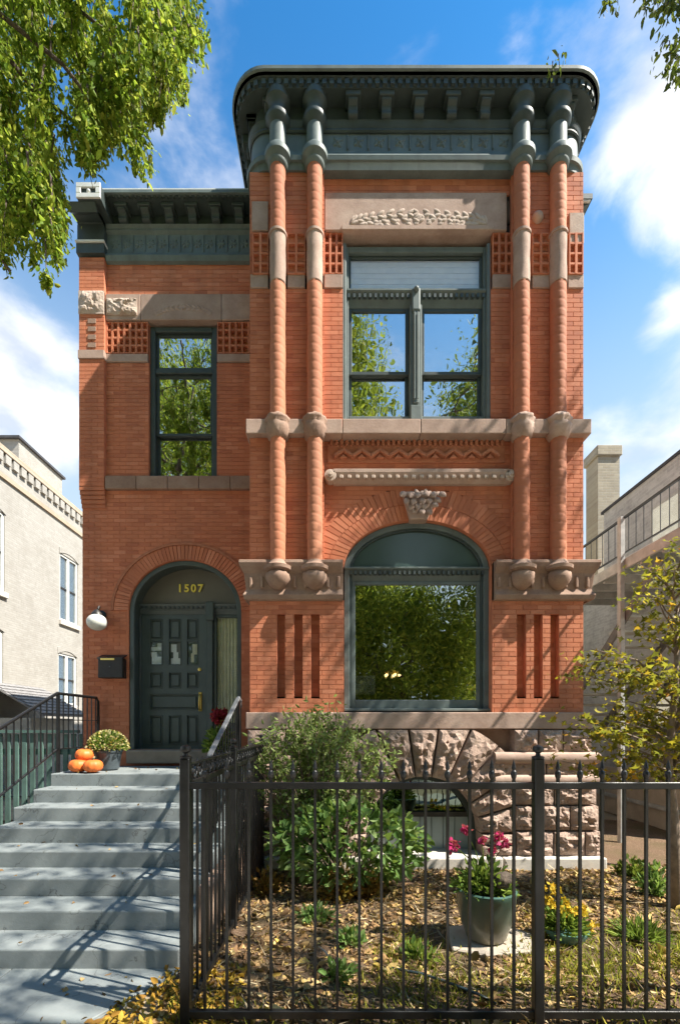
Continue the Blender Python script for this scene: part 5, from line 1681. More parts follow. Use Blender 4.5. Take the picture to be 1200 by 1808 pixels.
# shingled lean-to against it
lt = thing('lean_to_shed', (-9, 13.6, 0), 'low lean-to with a grey shingled roof below the cream wall', 'shed')
q = MB(); q.box(-9.58, -8.5, 12.7, 14.8, 0, E + .2); q.build('wall', M['wood_grey'], lt)
zr0, zr1 = E + 1.2, E + .3
rfb = MB(); v = [(XL + .01, 12.55, zr0), (-8.1, 12.55, zr1), (-8.1, 14.9, zr1), (XL + .01, 14.9, zr0)]
rfb.add(v + [(a, b, c - .05) for a, b, c in v], [(0, 1, 2, 3), (7, 6, 5, 4), (0, 4, 5, 1), (1, 5, 6, 2), (2, 6, 7, 3), (3, 7, 4, 0)])
rfb = rfb.build('roof', M['shingle'], lt)
s0 = None
for i in range(9):
    for j in range(11):
        t = i / 9
        x = XL + .01 + (1.5) * t; z = zr0 + (zr1 - zr0) * t
        yy = 12.56 + j * .21 + (.1 if i % 2 else 0)
        if s0 is None:
            s0 = MB().add([(0, 0, .012), (.16, 0, -.06), (.16, .2, -.06), (0, .2, .012), (.16, 0, -.075), (.16, .2, -.075)], [(0, 1, 2, 3), (1, 4, 5, 2), (0, 1, 4), (3, 2, 5)]).build('shingle', M['shingle'], rfb, loc=(0, 0, 0))
            s0.location = Vector((x, yy, z)) - WLOC[rfb.name]
        else: inst(s0, (x, yy, z), rfb, 'shingle')
# green board fence between the houses
gf = thing('board_fence', (-5.6, 7.62, 0), 'green stained board fence behind the stair railing', 'fence')
b0 = None
for k in range(28):
    x = -8.0 + k * .138
    if x > EX0 - .1: break
    h_ = Z(1296, 7.62) + random.uniform(-.01, .01)
    if b0 is None: b0 = MB().box(x, x + .085, 7.6, 7.625, 0, h_).build('plank', M['fence_green'], gf, bevel=.004)
    else: inst(b0, (x + .0425, WLOC[b0.name].y + random.uniform(-.004, .004), random.uniform(-.012, .006)), gf, 'plank')
MB().box(-8, EX0 - .12, 7.626, 7.67, 1.5, 1.6).build('rail', M['fence_green'], gf)
MB().box(-8, EX0 - .12, 7.56, 7.645, Z(1294, 7.62), Z(1289, 7.62)).build('cap', M['fence_green'], gf)

# grey brick building on the right
XR = 6.3
gb = thing('grey_building', (XR + 3, 9, 0), 'grey brick building with a sloping outline and chimney right of the house', 'building')
GZ = E + 4.95
m_ = MB(); m_.box(XR, XR + 7, 7.75, 10.6, 0, GZ); m_.box(XR + .3, XR + 6, 10.6, 15, 0, GZ - 1.2); m_.build('wall', M['grey_brick'], gb)
MB().box(XR - .03, XR + 7.1, 7.65, 10.68, GZ, GZ + .06).build('coping', M['roofing'], gb)
MB().box(XR - .05, XR + .02, 7.7, 14, 0, 1.05).build('foundation_band', M['tan_siding'], gb, bevel=.01)
MB().box(XR - .09, XR + .0, 7.7, 14, .38, .45).build('pipe_cover', M['wood_grey'], gb)
for (ya, yb2, za, zb2) in ((8.2, 9.0, E + 3.0, E + 4.3), (8.1, 8.9, E - .6, E + .9)):
    w_ = MB().box(XR - .03, XR + .05, ya, yb2, za, zb2).build('window', M['wood_grey'], gb, bevel=.01)
    MB().box(XR - .036, XR - .031, ya + .07, yb2 - .07, za + .07, zb2 - .07).build('pane', M['glass'], w_)
cy = 11.5
MB().box(X(1055, cy), X(1093, cy), cy, cy + .55, 3, Z(805, cy)).build('chimney', M['chimney_brick'], gb)
MB().box(X(1055, cy) - .05, X(1093, cy) + .05, cy - .05, cy + .6, Z(805, cy), Z(787, cy)).build('chimney_cap', M['chimney_brick'], gb, bevel=.02)
# timber deck and stairs on its side
dk = thing('timber_deck', (5.6, 8, 0), 'raised grey timber deck with iron railing along the grey building', 'deck')
DZ = E + 2.62
XD = 4.95
bd = None
for k in range(30):
    y = 5.6 + k * .15
    if bd is None: bd = MB().box(XD, XR - .09, y, y + .14, DZ + .16, DZ + .2).build('plank', M['wood_grey'], dk)
    else: inst(bd, (WLOC[bd.name].x, WLOC[bd.name].y + k * .15, WLOC[bd.name].z), dk, 'plank')
MB().box(XD - .05, XD, 5.55, 10.15, DZ + .02, DZ + .2).build('fascia', M['wood_grey'], dk, bevel=.006)
for k in range(9): MB().box(XD, XR - .09, 5.8 + k * .5, 5.85 + k * .5, DZ - .02, DZ + .158).build('joist', M['wood_grey'], dk)
for y in (6.2, 7.69, 9.9):
    MB().box(XD - .13, XD - .052, y - .045, y + .045, 0, DZ + .9).build('post', M['wood_grey'], dk, bevel=.006)
MB().bar((XD - .06, 5.5, DZ + .88), (XD - .06, 10.1, DZ + .88), .035).build('top_rail', M['black_iron'], dk)
MB().bar((XD - .03, 5.5, DZ + .3), (XD - .03, 10.1, DZ + .3), .025).build('bottom_rail', M['black_iron'], dk)
bl0 = None
for k in range(25):
    y = 5.55 + k * .185
    if bl0 is None: bl0 = MB().bar((XD - .03, y, DZ + .3), (XD - .03, y, DZ + .87), .009).build('baluster', M['black_iron'], dk)
    else: inst(bl0, (XD - .03, y, DZ + .3), dk, 'baluster')
ts = thing('timber_stairs', (5.3, 9, 0), 'open-tread timber stairs descending below the raised deck', 'stairs')
tr0 = None
for k in range(16):
    y = 6.95 + k * .255; z = E + 2.45 - k * .205
    if z < .1: break
    if tr0 is None: tr0 = MB().box(XD + .03, XD + .95, y, y + .27, z, z + .045).build('tread', M['wood_grey'], ts, bevel=.004)
    else: inst(tr0, (WLOC[tr0.name].x, y + .135, z), ts, 'tread')
for x in (XD - .02, XD + .97): MB().bar((x, 6.85, E + 2.5), (x, 9.95, E + 2.5 - 3.1 * .804), .04, .14).build('stringer', M['stair_metal'], ts)

# ================================================================== VEGETATION


def in_frame(P, margin=25):
    """Which points fall inside the photograph's field of view."""
    y = np.maximum(P[:, 1], 1e-3)
    px = PX + F * P[:, 0] / y; py = PY - F * (P[:, 2] - E) / y
    return (P[:, 1] > .15) & (px > -margin) & (px < 1200 + margin) & (py > -margin) & (py < 1808 + margin)


def limb(mb, p, q, r0, r1, wob=.12, n=5):
    p, q = Vector(p), Vector(q); pts = []
    for i in range(n + 1):
        t = i / n
        c = p.lerp(q, t)
        if 0 < i < n: c += Vector(rng.normal(size=3)) * wob * (q - p).length * .22
        c.z += .18 * (q - p).length * math.sin(math.pi * t) * .4
        pts.append(c)
    mb.tube(pts, [r0 + (r1 - r0) * i / n for i in range(n + 1)], 7)
    return pts


def crown_points(c, rad, nclump, per, clump=.55, squash=.8):
    u = unit(nclump) * rng.uniform(.35, 1, (nclump, 1)) ** .6
    C = np.asarray(c) + u * np.asarray(rad)
    P = np.repeat(C, per, 0) + rng.normal(size=(nclump * per, 3)) * clump * np.array((1, 1, squash)) * .55
    return P


def tree(name, base, fork, c, rad, label, nclump, per, size, leaf, limbs=7, r0=.22, clump=.55, keep=None, sprays=None, group=None, shape='oval', width=.5):
    t = thing(name, (base[0], base[1], 0), label, 'tree', group)
    m_ = MB(); limb(m_, (base[0], base[1], -.1), fork, r0, r0 * .7, .05, 6)
    m_.build('trunk', M['bark'], t, True)
    m_ = MB()
    for k in range(limbs):
        d = unit(1)[0]; d[2] = abs(d[2]) * .7 + .15
        q = np.asarray(c) + d * np.asarray(rad) * .75
        seg = limb(m_, fork, q, r0 * .42, r0 * .1, .12)
        for _ in range(3):
            a = seg[random.randint(2, 5)]
            e = np.asarray(c) + unit(1)[0] * np.asarray(rad) * .9
            pts = np.array([np.array(a) + (e - np.array(a)) * s for s in np.linspace(0, 1, 6)])
            if keep is not None and in_frame(pts, 10).any(): continue
            limb(m_, a, e, r0 * .14, r0 * .04, .15)
    m_.build('branches', M['bark'], t, True)
    P = crown_points(c, rad, nclump, per, clump)
    if keep is not None: P = P[keep(P)]
    D = unit(len(P)) + np.array((0, 0, -.5))
    S = size * rng.uniform(.7, 1.3, len(P))
    if sprays is not None:
        P = np.concatenate([P, sprays[0]]); D = np.concatenate([D, sprays[1]]); S = np.concatenate([S, sprays[2]])
    leaves('crown', P, D, S, M[leaf], t, width, shape=shape)
    return t


def spray_set(specs, leaf=.06, per_m=95, spread=.09):
    """Hanging leafy shoots: specs of (px, py start, length in m, Y depth, lean). Returns points, axes, sizes and the shoots' curves."""
    Ps, Ds, Ss, curves = [], [], [], []
    for (px, py, ln, Y, lean) in specs:
        s = np.array((X(px, Y), Y, Z(py, Y)))
        az = rng.uniform(0, 2 * math.pi); out = np.array((math.cos(az) * .35 + lean, math.sin(az) * .35, 0))
        tt = np.linspace(0, 1, 9)
        cv = s + out * ln * .5 * tt[:, None] + np.array((0, 0, -1)) * ln * (tt ** 1.15)[:, None]
        curves.append(cv)
        n = max(6, int(per_m * ln))
        kn = max(3, int(ln * 11)); cen = rng.uniform(0, 1, kn)             # leaves sit in bunches along the shoot
        u = np.clip(cen[rng.integers(0, kn, n)] + rng.normal(size=n) * .028, 0, 1.02)
        p = np.stack([np.interp(u, tt, cv[:, k]) for k in range(3)], 1)
        w = spread * (1.15 - u[:, None] * .75)
        p = p + rng.normal(size=(n, 3)) * w
        d = unit(n) * .75 + np.array((out[0] * .3, 0, -.95))
        Ps.append(p); Ds.append(d); Ss.append(leaf * np.clip(np.exp(rng.normal(size=n) * .36), .5, 1.75))
    return (np.concatenate(Ps), np.concatenate(Ds), np.concatenate(Ss)), curves


# the street tree at the left: its drooping shoots hang into view
spec = []
#         (x0, x1, y0, y1, count, length range)
for (x0, x1, y0, y1, n, l0, l1) in ((-60, 300, -140, 60, 75, .35, .8), (-40, 250, 20, 200, 62, .3, .65), (0, 98, 180, 330, 26, .3, .65), (120, 250, 110, 195, 22, .3, .48),
                                    (260, 345, -80, 60, 26, .25, .5), (300, 352, 10, 60, 5, .15, .28), (68, 100, 320, 420, 10, .3, .55), (-20, 40, 320, 420, 10, .3, .5), (240, 320, 90, 150, 13, .3, .45),
                                    (150, 235, 190, 225, 7, .2, .3), (20, 95, 230, 330, 9, .3, .5)):
    for _ in range(n):
        Y = rng.uniform(3.5, 5.3)
        spec.append((rng.uniform(x0, x1), rng.uniform(y0, y1), rng.uniform(l0, l1), Y, .12))
spr, curves = spray_set(spec, .047, 330, .062)
keep_out = lambda P: ~in_frame(P, 60)
lt_tree = tree('street_tree', (-5.2, 1.2), (-4.9, 1.5, 4.6), (-3.9, 2.6, 9.6), (3.3, 3.4, 3.6), 'tall street tree with drooping yellow-green leaves at the upper left', 260, 70, .09, 'leaf_street', 8, .24, .6, keep_out, spr, width=.46)
m_ = MB()
for cv in curves: m_.tube([tuple(p) for p in cv[::2]], [.010, .008, .006, .004, .002], 4, False)
for (p, q, r_) in (((-4.6, 2.2, 8.2), (-2.3, 4.3, 7.6), .05), ((-4.6, 2.2, 8.2), (-2.9, 4.6, 6.9), .04), ((-4.2, 2.6, 9), (-1.6, 4.4, 8.6), .045), ((-4.3, 2.4, 8.6), (-1.9, 4.0, 7.2), .035), ((-4.4, 2.2, 8), (-3.0, 4.2, 6.2), .03), ((-4.2, 2.6, 9), (-2.0, 3.9, 8.0), .035)):
    limb(m_, p, q, r_, .012, .1, 7)
m_.build('twigs', M['bark'], lt_tree, kind='stuff')

# the street tree at the right: only its lowest twigs show, but it shades the steps
spec = [(rng.uniform(1130, 1205), rng.uniform(-45, 5), rng.uniform(.08, .2), rng.uniform(3.3, 3.8), -.2) for _ in range(15)]
spec += [(rng.uniform(1060, 1092), rng.uniform(-30, -10), rng.uniform(.1, .17), 3.5, .1) for _ in range(3)]
spec += [(rng.uniform(1172, 1210), rng.uniform(55, 110), rng.uniform(.1, .22), rng.uniform(3.3, 3.7), -.25) for _ in range(9)]
spec += [(985, 95, .1, 3.6, .1), (975, 108, .06, 3.6, .2)]
spr, curves = spray_set(spec, .042, 150, .045)
rt = tree('street_tree', (7.2, -.3), (6.7, .1, 5.0), (5.7, 1.0, 10.4), (3.2, 3.0, 3.0), 'street tree whose dark lowest twigs hang at the upper right', 90, 50, .12, 'leaf_dark', 7, .22, .55, keep_out, spr)
m_ = MB()
for cv in curves: m_.tube([tuple(p) for p in cv[::2]], [.005, .004, .003, .003, .002], 4, False)
limb(m_, (5.6, 1.2, 9.0), (2.55, 3.6, 7.75), .04, .012, .06, 7)
limb(m_, (5.6, 1.4, 8.4), (2.7, 3.4, 7.0), .03, .01, .06, 7)
for (p, q, r_) in (((6, 1.5, 9.5), (5.6, 4.9, 9.2), .07), ((6, 1.5, 10), (7.2, 4.6, 11.2), .06), ((5.8, 3.6, 9.3), (4.4, 4.6, 8.9), .045), ((6, 3, 9.4), (6.4, 5.2, 10.3), .05)):
    limb(m_, p, q, r_, .03, .08, 6)
m_.build('twigs', M['bark'], rt, kind='stuff')
# sparse outer shoots towards the house: they streak the lower facade with shade
P = np.concatenate([crown_points((5.6, 4.6, 9.4), (1.6, .7, 1.0), 20, 40, .33), crown_points((6.9, 4.6, 11.8), (1.5, .6, 1.1), 11, 32, .32), crown_points((5.0, 3.6, 7.6), (1.0, .6, .7), 6, 24, .3), crown_points((6.4, 4.7, 10.6), (1.8, .6, 1.6), 16, 34, .32)])
P = P[keep_out(P)]
leaves('outer_shoots', P, unit(len(P)) + np.array((0, 0, -.5)), .11, M['leaf_dark'], rt, .5)

# trees across the street, seen only in the window panes
for (bx, by, h, cz, rad, lab) in ((-8.6, -8, 16, 12.5, (3.6, 3, 8.5), 'tall leafy tree across the street reflected in the entry window'),
                              (-.6, -8, 16, 13.4, (3.3, 3, 9.6), 'leafy tree across the street reflected at the left of the bay windows'),
                              (8.6, -8, 16, 12.6, (3.7, 3, 9.0), 'leafy tree across the street reflected at the right of the bay windows'),
                              (3.6, -11, 9, 5.2, (4.0, 3, 4.6), 'lower tree farther across the street between two tall ones'),
                              (-5.5, -17, 10, 6, (4.5, 3, 5.6), 'broad tree far across the street behind the hedge on the left'),
                              (12.5, -18, 10, 6, (4.8, 3, 5.6), 'broad tree far across the street behind the hedge on the right'),
                              (2.5, -19, 12, 7, (5.2, 3, 6.6), 'broad tree far across the street behind the hedge in the middle')):
    tree('street_tree', (bx, by), (bx, by, h * .25), (bx, by, cz), rad, lab, 560, 85, .16, 'leaf_far', 6, .28, .95)
hd = thing('hedge', (1, -9.4, 0), 'clipped hedge along the far side of the street', 'hedge')
P = np.stack([rng.uniform(-14, 16, 7000), rng.uniform(-9.8, -9, 7000), rng.uniform(0, 2.9, 7000)], 1)
leaves('foliage', P, unit(7000), .2, M['leaf_far'], hd, .5)

# feathery shrub before the bay
sh = thing('feathery_shrub', (X(568, 5.85), 5.85, 0), 'tall feathery light green shrub below the left of the bay', 'shrub')
cx_, cy_ = X(568, 5.85), 5.85
Ps, Ds, Ss = [], [], []
m_ = MB()
for k in range(110):
    a = rng.uniform(0, 2 * math.pi); rr0 = rng.uniform(.0, 1) ** .6
    tip = np.array((cx_ + math.cos(a) * rr0 * 1.12, cy_ + math.sin(a) * rr0 * .42 - .1, 1.3 + .98 * math.sqrt(max(0, 1 - rr0 ** 2)) * rng.uniform(.75, 1.0)))
    root = np.array((cx_ + math.cos(a) * .12, cy_ + math.sin(a) * .1, 0.02)); mid = root * .45 + tip * .55 + np.array((0, 0, .28))
    tt = np.linspace(0, 1, 8)[:, None]
    cv = (1 - tt) ** 2 * root + 2 * tt * (1 - tt) * mid + tt ** 2 * tip
    m_.tube([tuple(p) for p in cv[::1]], [.009 - .001 * i for i in range(8)], 4, False)
    n = 50
    u = rng.uniform(.34, 1, n)
    p = np.stack([np.interp(u, tt[:, 0], cv[:, j]) for j in range(3)], 1) + rng.normal(size=(n, 3)) * .055
    d = (tip - root) / np.linalg.norm(tip - root) * .4 + unit(n) + np.array((0, 0, -.15))
    Ps.append(p); Ds.append(d); Ss.append(rng.uniform(.05, .095, n))
leaves('foliage', np.concatenate(Ps), np.concatenate(Ds), np.concatenate(Ss), M['leaf_shrub'], sh, .38)
m_.build('stems', M['bark_pale'], sh, kind='stuff')
# broad-leaved bush under it
bu = thing('broadleaf_bush', (X(620, 5.55), 5.55, 0), 'low bright green broad-leaved bush before the basement window', 'shrub')
cx_, cy_ = X(615, 5.35), 5.35
u = unit(1150); P = np.array((cx_, cy_, .60)) + u * np.array((.93, .42, .48)) * rng.uniform(.4, 1, (1150, 1)) ** .5
P = P[P[:, 2] > .05]
D = (P - np.array((cx_, cy_, .3))); D /= np.linalg.norm(D, axis=1, keepdims=True)
leaves('foliage', P, D * .7 + unit(len(P)) * .6 + np.array((0, -.1, -.25)), rng.uniform(.09, .16, len(P)), M['leaf_bush'], bu, .5)
m_ = MB()
for k in range(26):
    e = P[random.randrange(len(P))]
    m_.tube([(cx_ + random.uniform(-.2, .2), cy_ + random.uniform(-.1, .1), 0), tuple(e * .6 + np.array((cx_, cy_, .1)) * .4), tuple(e)], [.01, .007, .004], 4, False)
m_.build('stems', M['bark_pale'], bu, kind='stuff')

# young maple at the right edge
mpx, mpy = X(1187, 4.95), 4.95
mp = thing('young_maple', (mpx, mpy, 0), 'young maple with sparse yellowing leaves at the right edge', 'tree')
m_ = MB(); tp = [(mpx, mpy, -.05), (mpx + .02, mpy, .8), (mpx - .04, mpy + .02, 1.6), (mpx + .03, mpy, 2.4), (mpx + .05, mpy, 3.3)]
m_.tube(tp, [.065, .055, .045, .03, .012], 9); m_.build('trunk', M['bark_pale'], mp, True)
m_ = MB(); Ps, Ds = [], []
tiers = []
for k in range(66):
    low = k < 46
    z = rng.uniform(1.45, 2.75) if low else rng.uniform(3.0, 3.95)
    a = rng.uniform(0, 2 * math.pi); ln = rng.uniform(.35, 1.2) if low else rng.uniform(.25, .8)
    if not low and math.cos(a) < -.3: ln *= .55
    s = np.array((mpx + .02, mpy, z - .25)); e = np.array((mpx + math.cos(a) * ln, mpy + math.sin(a) * ln * .75, z + rng.uniform(-.1, .12)))
    limb(m_, s, e, .013, .004, .1, 4)
    n = int(66 * ln + 12)
    u = rng.uniform(.3, 1.05, (n, 1))
    Ps.append(s + (e - s) * u + rng.normal(size=(n, 3)) * np.array((.12, .12, .045))); Ds.append(unit(n) * np.array((1, 1, .35)) + np.array((0, 0, -.3)))
P = np.concatenate(Ps); D = np.concatenate(Ds)
m_.build('branches', M['bark_pale'], mp, True)
leaves('crown', P, D, rng.uniform(.05, .105, len(P)), M['leaf_maple'], mp, shape='star')

# a tree in the back between the houses
tree('back_garden_tree', (5.0, 13.5), (5.0, 13.5, 2.5), (5.0, 13.4, 4.7), (1.0, 1.2, 2.0), 'light green tree seen between house and timber deck', 90, 30, .16, 'leaf_far', 5, .1, .4)

# ------------------------------------------------------------------ pots in the yard
py0 = 4.15; px0 = X(857, py0)
fl_ = tag(MB().prismz([(px0 - .36, py0 - .2), (px0 - .1, py0 - .3), (px0 + .38, py0 - .22), (px0 + .46, py0 + .1), (px0 + .2, py0 + .32), (px0 - .3, py0 + .25)], -.02, .05).build('flagstone', M['flag'], bevel=.012), 'pale flat stone slab under the large glazed pot', 'stone')
pot = thing('glazed_pot', (px0, py0, .05), 'large green-brown glazed pot of magenta flowers on a stone slab', 'potted plant')
b_ = .052
lathe_obj([(.15, b_), (.175, b_ + .02), (.225, b_ + .16), (.258, b_ + .3), (.262, b_ + .40), (.268, b_ + .41), (.272, b_ + .455), (.255, b_ + .465), (.235, b_ + .455), (.23, b_ + .38), (.001, b_ + .38)], px0, py0, 'pot', M['ceramic'], pot, 36)
lathe_obj([(.228, b_ + .40), (.12, b_ + .425), (.001, b_ + .43)], px0, py0, 'soil', M['soil'], pot)
n = 640; u = unit(n); u[:, 2] = np.abs(u[:, 2]); c0 = np.array((px0 - .02, py0, b_ + .42))
leaves('foliage', c0 + u * np.array((.27, .22, .3)) * rng.uniform(.2, 1, (n, 1)), u + .5 * unit(n), rng.uniform(.05, .095, n), M['leaf_pot'], pot, .42)
fs = MB(); Ps = []
for (a, b, r_) in ((802, 1496, .05), (823, 1468, .035), (795, 1488, .03), (880, 1478, .045), (893, 1492, .035), (848, 1482, .02), (868, 1500, .02)):
    q = np.array((X(a, py0), py0 + random.uniform(-.06, .06), Z(b, py0)))
    fs.tube([(px0 + random.uniform(-.08, .08), py0, b_ + .42), tuple((q + np.array((px0, py0, b_ + .6))) / 2), tuple(q)], [.005, .004, .003], 5, False)
    nn = int(900 * r_)
    leaves('flower', q + unit(nn) * r_ * rng.uniform(.3, 1, (nn, 1)), unit(nn), .05, M['petal_pink'], pot, .8)
fs.build('stalks', M['leaf_pot'], pot, kind='stuff')
# a dark cone among the foliage
pc = MB(); pcx, pcz = X(888, py0 - .12), Z(1556, py0 - .12)
pc.lathe([(.002, -.09), (.05, -.07), (.075, -.01), (.06, .05), (.03, .09), (.002, .1)], 0, 0, 18, fn=lambda r, t, z: r * (1 + .16 * math.cos(6 * t + z * 60)))
o = pc.build('pine_cone', M['bark'], None, True, loc=(0, 0, 0)); o.location = (pcx, py0 - .12, pcz + .01); o.rotation_euler = (R(15), R(75), .3)
tag(o, 'dark round cone lying on the soil at the right of the glazed pot', 'cone')
# shallow bowl with yellow flowers
by0 = 4.2; bx_ = X(998, by0)
bo = thing('flower_bowl', (bx_, by0, 0), 'shallow blue-green bowl of yellow flowers behind the fence post', 'potted plant')
lathe_obj([(.11, .02), (.15, .03), (.195, .10), (.2, .125), (.185, .125), (.14, .08), (.001, .07)], bx_, by0, 'bowl', M['ceramic_blue'], bo, 30)
n = 360; u = unit(n); u[:, 2] = np.abs(u[:, 2]); c0 = np.array((bx_ - .02, by0, .1))
leaves('foliage', c0 + u * np.array((.21, .17, .2)) * rng.uniform(.3, 1, (n, 1)), u + .4 * unit(n), rng.uniform(.06, .12, n), M['leaf_pot'], bo, .32)
Ps = []
for k in range(26):
    t = k / 25; q = np.array((X(965 + 70 * t + rng.normal() * 9, by0), by0 + rng.normal() * .06, Z(1570 + 62 * t + rng.normal() * 10, by0)))
    leaves('flower', q + unit(16) * .022, unit(16), .038, M['petal_yellow'], bo, .7)

# ------------------------------------------------------------------ low plants
def tuft(name, x, y, r, h, n, leaf, label, cat, size=(.045, .085), width=.5, group=None, shape='oval'):
    t = thing(name, (x, y, 0), label, cat, group)
    n = int(n * 1.7); u = unit(n); u[:, 2] = np.abs(u[:, 2])
    P = np.array((x, y, .02)) + u * np.array((r, r * .8, h)) * rng.uniform(.1, 1, (n, 1))
    leaves('foliage', P, u * .9 + .4 * unit(n) + np.array((0, 0, .25)), rng.uniform(*size, n), M[leaf], t, width, shape=shape)
    m2 = MB()
    for k in range(8):
        e = P[random.randrange(n)]; m2.tube([(x, y, 0), tuple((e + np.array((x, y, .05))) / 2), tuple(e)], [.005, .004, .002], 4, False)
    m2.build('stems', M['stem_dry'], t, kind='stuff')
    return t


tuft('dry_plant', X(600, 5.15), 5.15, .22, .38, 260, 'dry_plant', 'orange-brown withered plant at the foot of the bush', 'plant')
tuft('dry_plant', X(652, 5.2), 5.2, .15, .34, 170, 'dry_plant', 'smaller withered tan plant right of the orange-brown one', 'plant')
tuft('dry_plant', X(470, 5.3), 5.3, .16, .3, 150, 'dry_plant', 'yellow-brown withered plant at the corner by the side fence', 'plant')
tuft('leafy_plant', X(1155, 5.3), 5.3, .17, .36, 170, 'leaf_bush', 'pale green leafy plant beside the young maple trunk', 'plant', (.05, .10))
tuft('leafy_plant', X(1120, 5.9), 5.9, .24, .26, 190, 'leaf_dark', 'dark green low plant between plinth and maple', 'plant', (.05, .09))
tuft('grass_clump', X(1130, 4.2), 4.2, .22, .11, 240, 'leaf_pot', 'spiky green grass clump right of the flower bowl', 'grass clump', (.09, .17), .07, None, 'blade')
tuft('leafy_plant', X(620, 4.1), 4.1, .13, .13, 70, 'leaf_bush', 'small green seedling in the middle of the leaf litter', 'plant')
tuft('leafy_plant', X(600, 3.55), 3.55, .13, .12, 70, 'leaf_bush', 'small yellow-green weed close behind the front fence', 'plant')
tuft('leafy_plant', X(735, 3.85), 3.85, .16, .12, 80, 'leaf_pot', 'low green weed before the large glazed pot', 'plant')
tuft('leafy_plant', X(560, 4.6), 4.6, .22, .16, 110, 'leaf_bush', 'spreading green weed left of the glazed pot', 'plant')

hs2 = MB(); hs2.tube([(X(690, 3.6), 3.62, .06), (X(745, 3.55), 3.55, .05), (X(790, 3.45), 3.42, .055), (X(840, 3.35), 3.3, .04), (X(875, 3.2), 3.2, .03)], .011, 7)
tag(hs2.build('garden_hose', M['hose'], smooth=True), 'dark hose lying across the leaf litter before the pot', 'hose')
hs2 = MB(); hs2.tube([(X(562, 3.95), 3.95, .07), (X(574, 3.8), 3.8, .1), (X(592, 3.62), 3.62, .06)], [.006, .008, .005], 6)
tag(hs2.build('twig', M['flag'], smooth=True), 'pale bare twig lying on the leaf litter', 'twig')

# ------------------------------------------------------------------ ground litter
n = 34000
P = np.stack([rng.uniform(-1.22, 5.6, n), 2.3 + 4.1 * rng.uniform(0, 1, n) ** .9, np.zeros(n)], 1)
clus = np.array([noise.noise(Vector((p[0] * 1.6, p[1] * 1.6, 9))) for p in P])
P = P[rng.uniform(-.5, .35, n) < clus]
P[:, 2] = [yard_z(p[0], p[1]) + .006 for p in P]
D = unit(len(P)) * np.array((1, 1, .28)) + np.array((0, 0, .05))
o = leaves('fallen_leaves', P, D, np.exp(rng.normal(size=len(P)) * .4) * .045, M['leaf_fallen'], None, .6, 'stuff', (0, 0, 0), .3)
n = 1500
P = np.stack([rng.uniform(-1.95, -.7, n), rng.uniform(2.5, 3.75, n), np.full(n, .022)], 1)
P = P[(P[:, 0] > -1.64 + (P[:, 1] - 3.0) * .55 + rng.normal(size=n) * .045)]
o = leaves('fallen_leaves', P, unit(len(P)) * np.array((1, 1, .3)) + np.array((0, 0, .12)), rng.uniform(.03, .075, len(P)), M['leaf_yellow'], None, .6, 'stuff', (0, 0, 0), .3)
n = 5200
P = np.stack([rng.uniform(-1.2, 5.4, n), rng.uniform(2.35, 6.2, n), np.zeros(n)], 1)
P[:, 2] = [yard_z(p[0], p[1]) + .012 for p in P]
leaves('fallen_stalks', P, unit(n) * np.array((1, 1, .12)), rng.uniform(.06, .2, n), M['straw'], None, .05, 'stuff', (0, 0, 0), shape='blade')
n = 46
sp = np.stack([rng.uniform(-3.8, -1.3, n), rng.uniform(3.7, 7.2, n), np.zeros(n)], 1)
sp[:, 2] = [stairz(p[1]) + .018 for p in sp]
leaves('fallen_leaves', sp, unit(n) * np.array((1, 1, .12)), rng.uniform(.025, .055, n), M['leaf_fallen'], None, .6, 'stuff', (0, 0, 0), .3)
n = 70
P = np.stack([rng.uniform(-3.8, -1.3, n), rng.uniform(2.6, 3.6, n), np.full(n, .024)], 1)
leaves('fallen_leaves', P, unit(n) * np.array((1, 1, .15)), rng.uniform(.03, .06, n), M['leaf_fallen'], None, .6, 'stuff', (0, 0, 0), .3)
n = 42000
P = np.stack([rng.uniform(-1.2, 5.6, n), rng.uniform(2.35, 5.6, n), np.zeros(n)], 1)
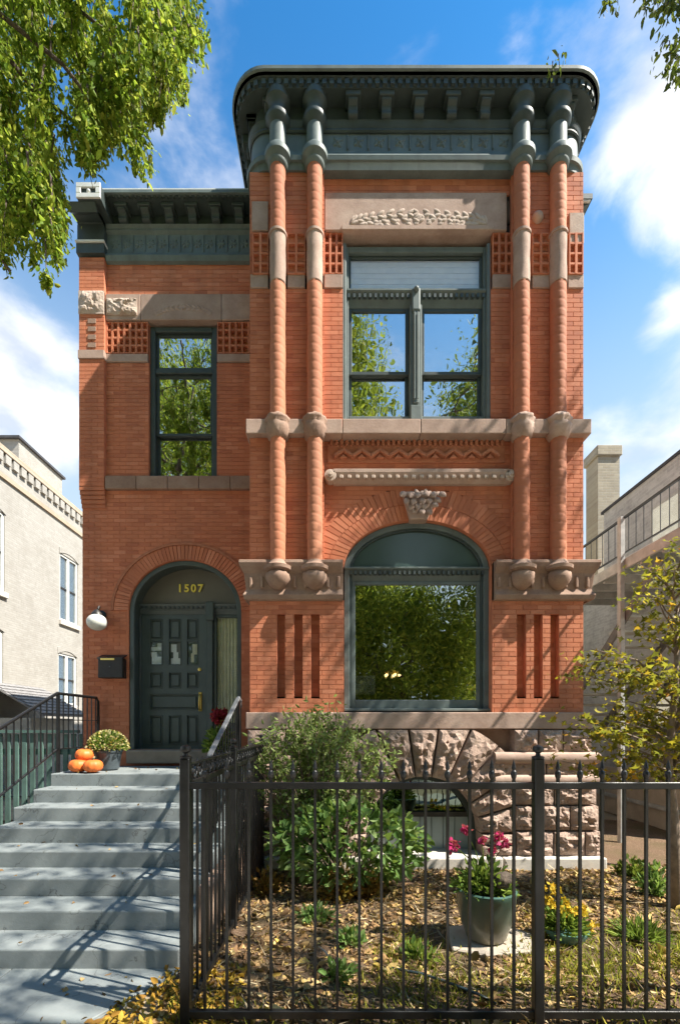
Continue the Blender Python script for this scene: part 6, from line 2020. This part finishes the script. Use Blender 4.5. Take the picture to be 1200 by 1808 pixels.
dens = np.array([noise.noise(Vector((p[0] * .9, p[1] * 1.1, 4))) for p in P]) + np.clip((P[:, 0] - .9) * .45, -.25, .5) - np.clip((P[:, 1] - 3.95) * .9, 0, 1.2)
P = P[rng.uniform(-.05, .6, n) < dens]
P[:, 2] = [yard_z(p[0], p[1]) for p in P]
D = unit(len(P)) * np.array((.8, .8, .3)) + np.array((0, 0, .7))
o = leaves('grass', P, D, rng.uniform(.04, .11, len(P)), M['grass'], None, .09, 'stuff', (0, 0, 0), shape='blade')

# ------------------------------------------------------------------ inside the big window
pl_ = thing('pendant_lamp', (X(692, 8.6), 8.6, Z(1190, 8.6)), 'lit pendant lamp glowing inside behind the big arched window', 'lamp')
lx, ly, lz_ = X(692, 8.2), 8.2, Z(1192, 8.2)
eb = NT(bpy.data.materials.new('lit bulb')); em = eb.new('ShaderNodeEmission', Strength=3.0); em.inputs['Color'].default_value = (1, .62, .25, 1); eb.link(em.outputs[0], eb.out.inputs[0])
for k in range(5):
    t = 2 * math.pi * k / 5
    MB().sphere((lx + .13 * math.cos(t), ly + .13 * math.sin(t), lz_), .026, 10).build('bulb', eb.m, pl_, True)
MB().tube([(lx, ly, lz_ + .1), (lx, ly, Z_SI0 - .36)], .008, 6).build('rod', M['brass'], pl_)
MB().tube([(lx + .13 * math.cos(t), ly + .13 * math.sin(t), lz_ + .06) for t in np.linspace(0, 2 * math.pi, 17)], .01, 6).build('ring', M['brass'], pl_, True)
for k in range(5):
    t = 2 * math.pi * k / 5
    MB().tube([(lx, ly, lz_ + .12), (lx + .13 * math.cos(t), ly + .13 * math.sin(t), lz_ + .05)], .006, 5).build('arm', M['brass'], pl_)
sh_ = thing('table_lamp', (X(641, 6.95), 6.95, Z(1262, 6.95)), 'white square lampshade standing inside the big window sill', 'lamp')
yq = 6.98
MB().box(X(624, yq), X(662, yq), yq, yq + .2, Z(1226, yq), Z(1193, yq)).build('lamp_shade', M['blind'], sh_, bevel=.01)
MB().lathe([(.07, Z(1262, yq)), (.08, Z(1255, yq)), (.02, Z(1245, yq)), (.02, Z(1226, yq))], X(643, yq), yq + .1, 14).build('lamp_base', M['pot_dark'], sh_, 'auto')
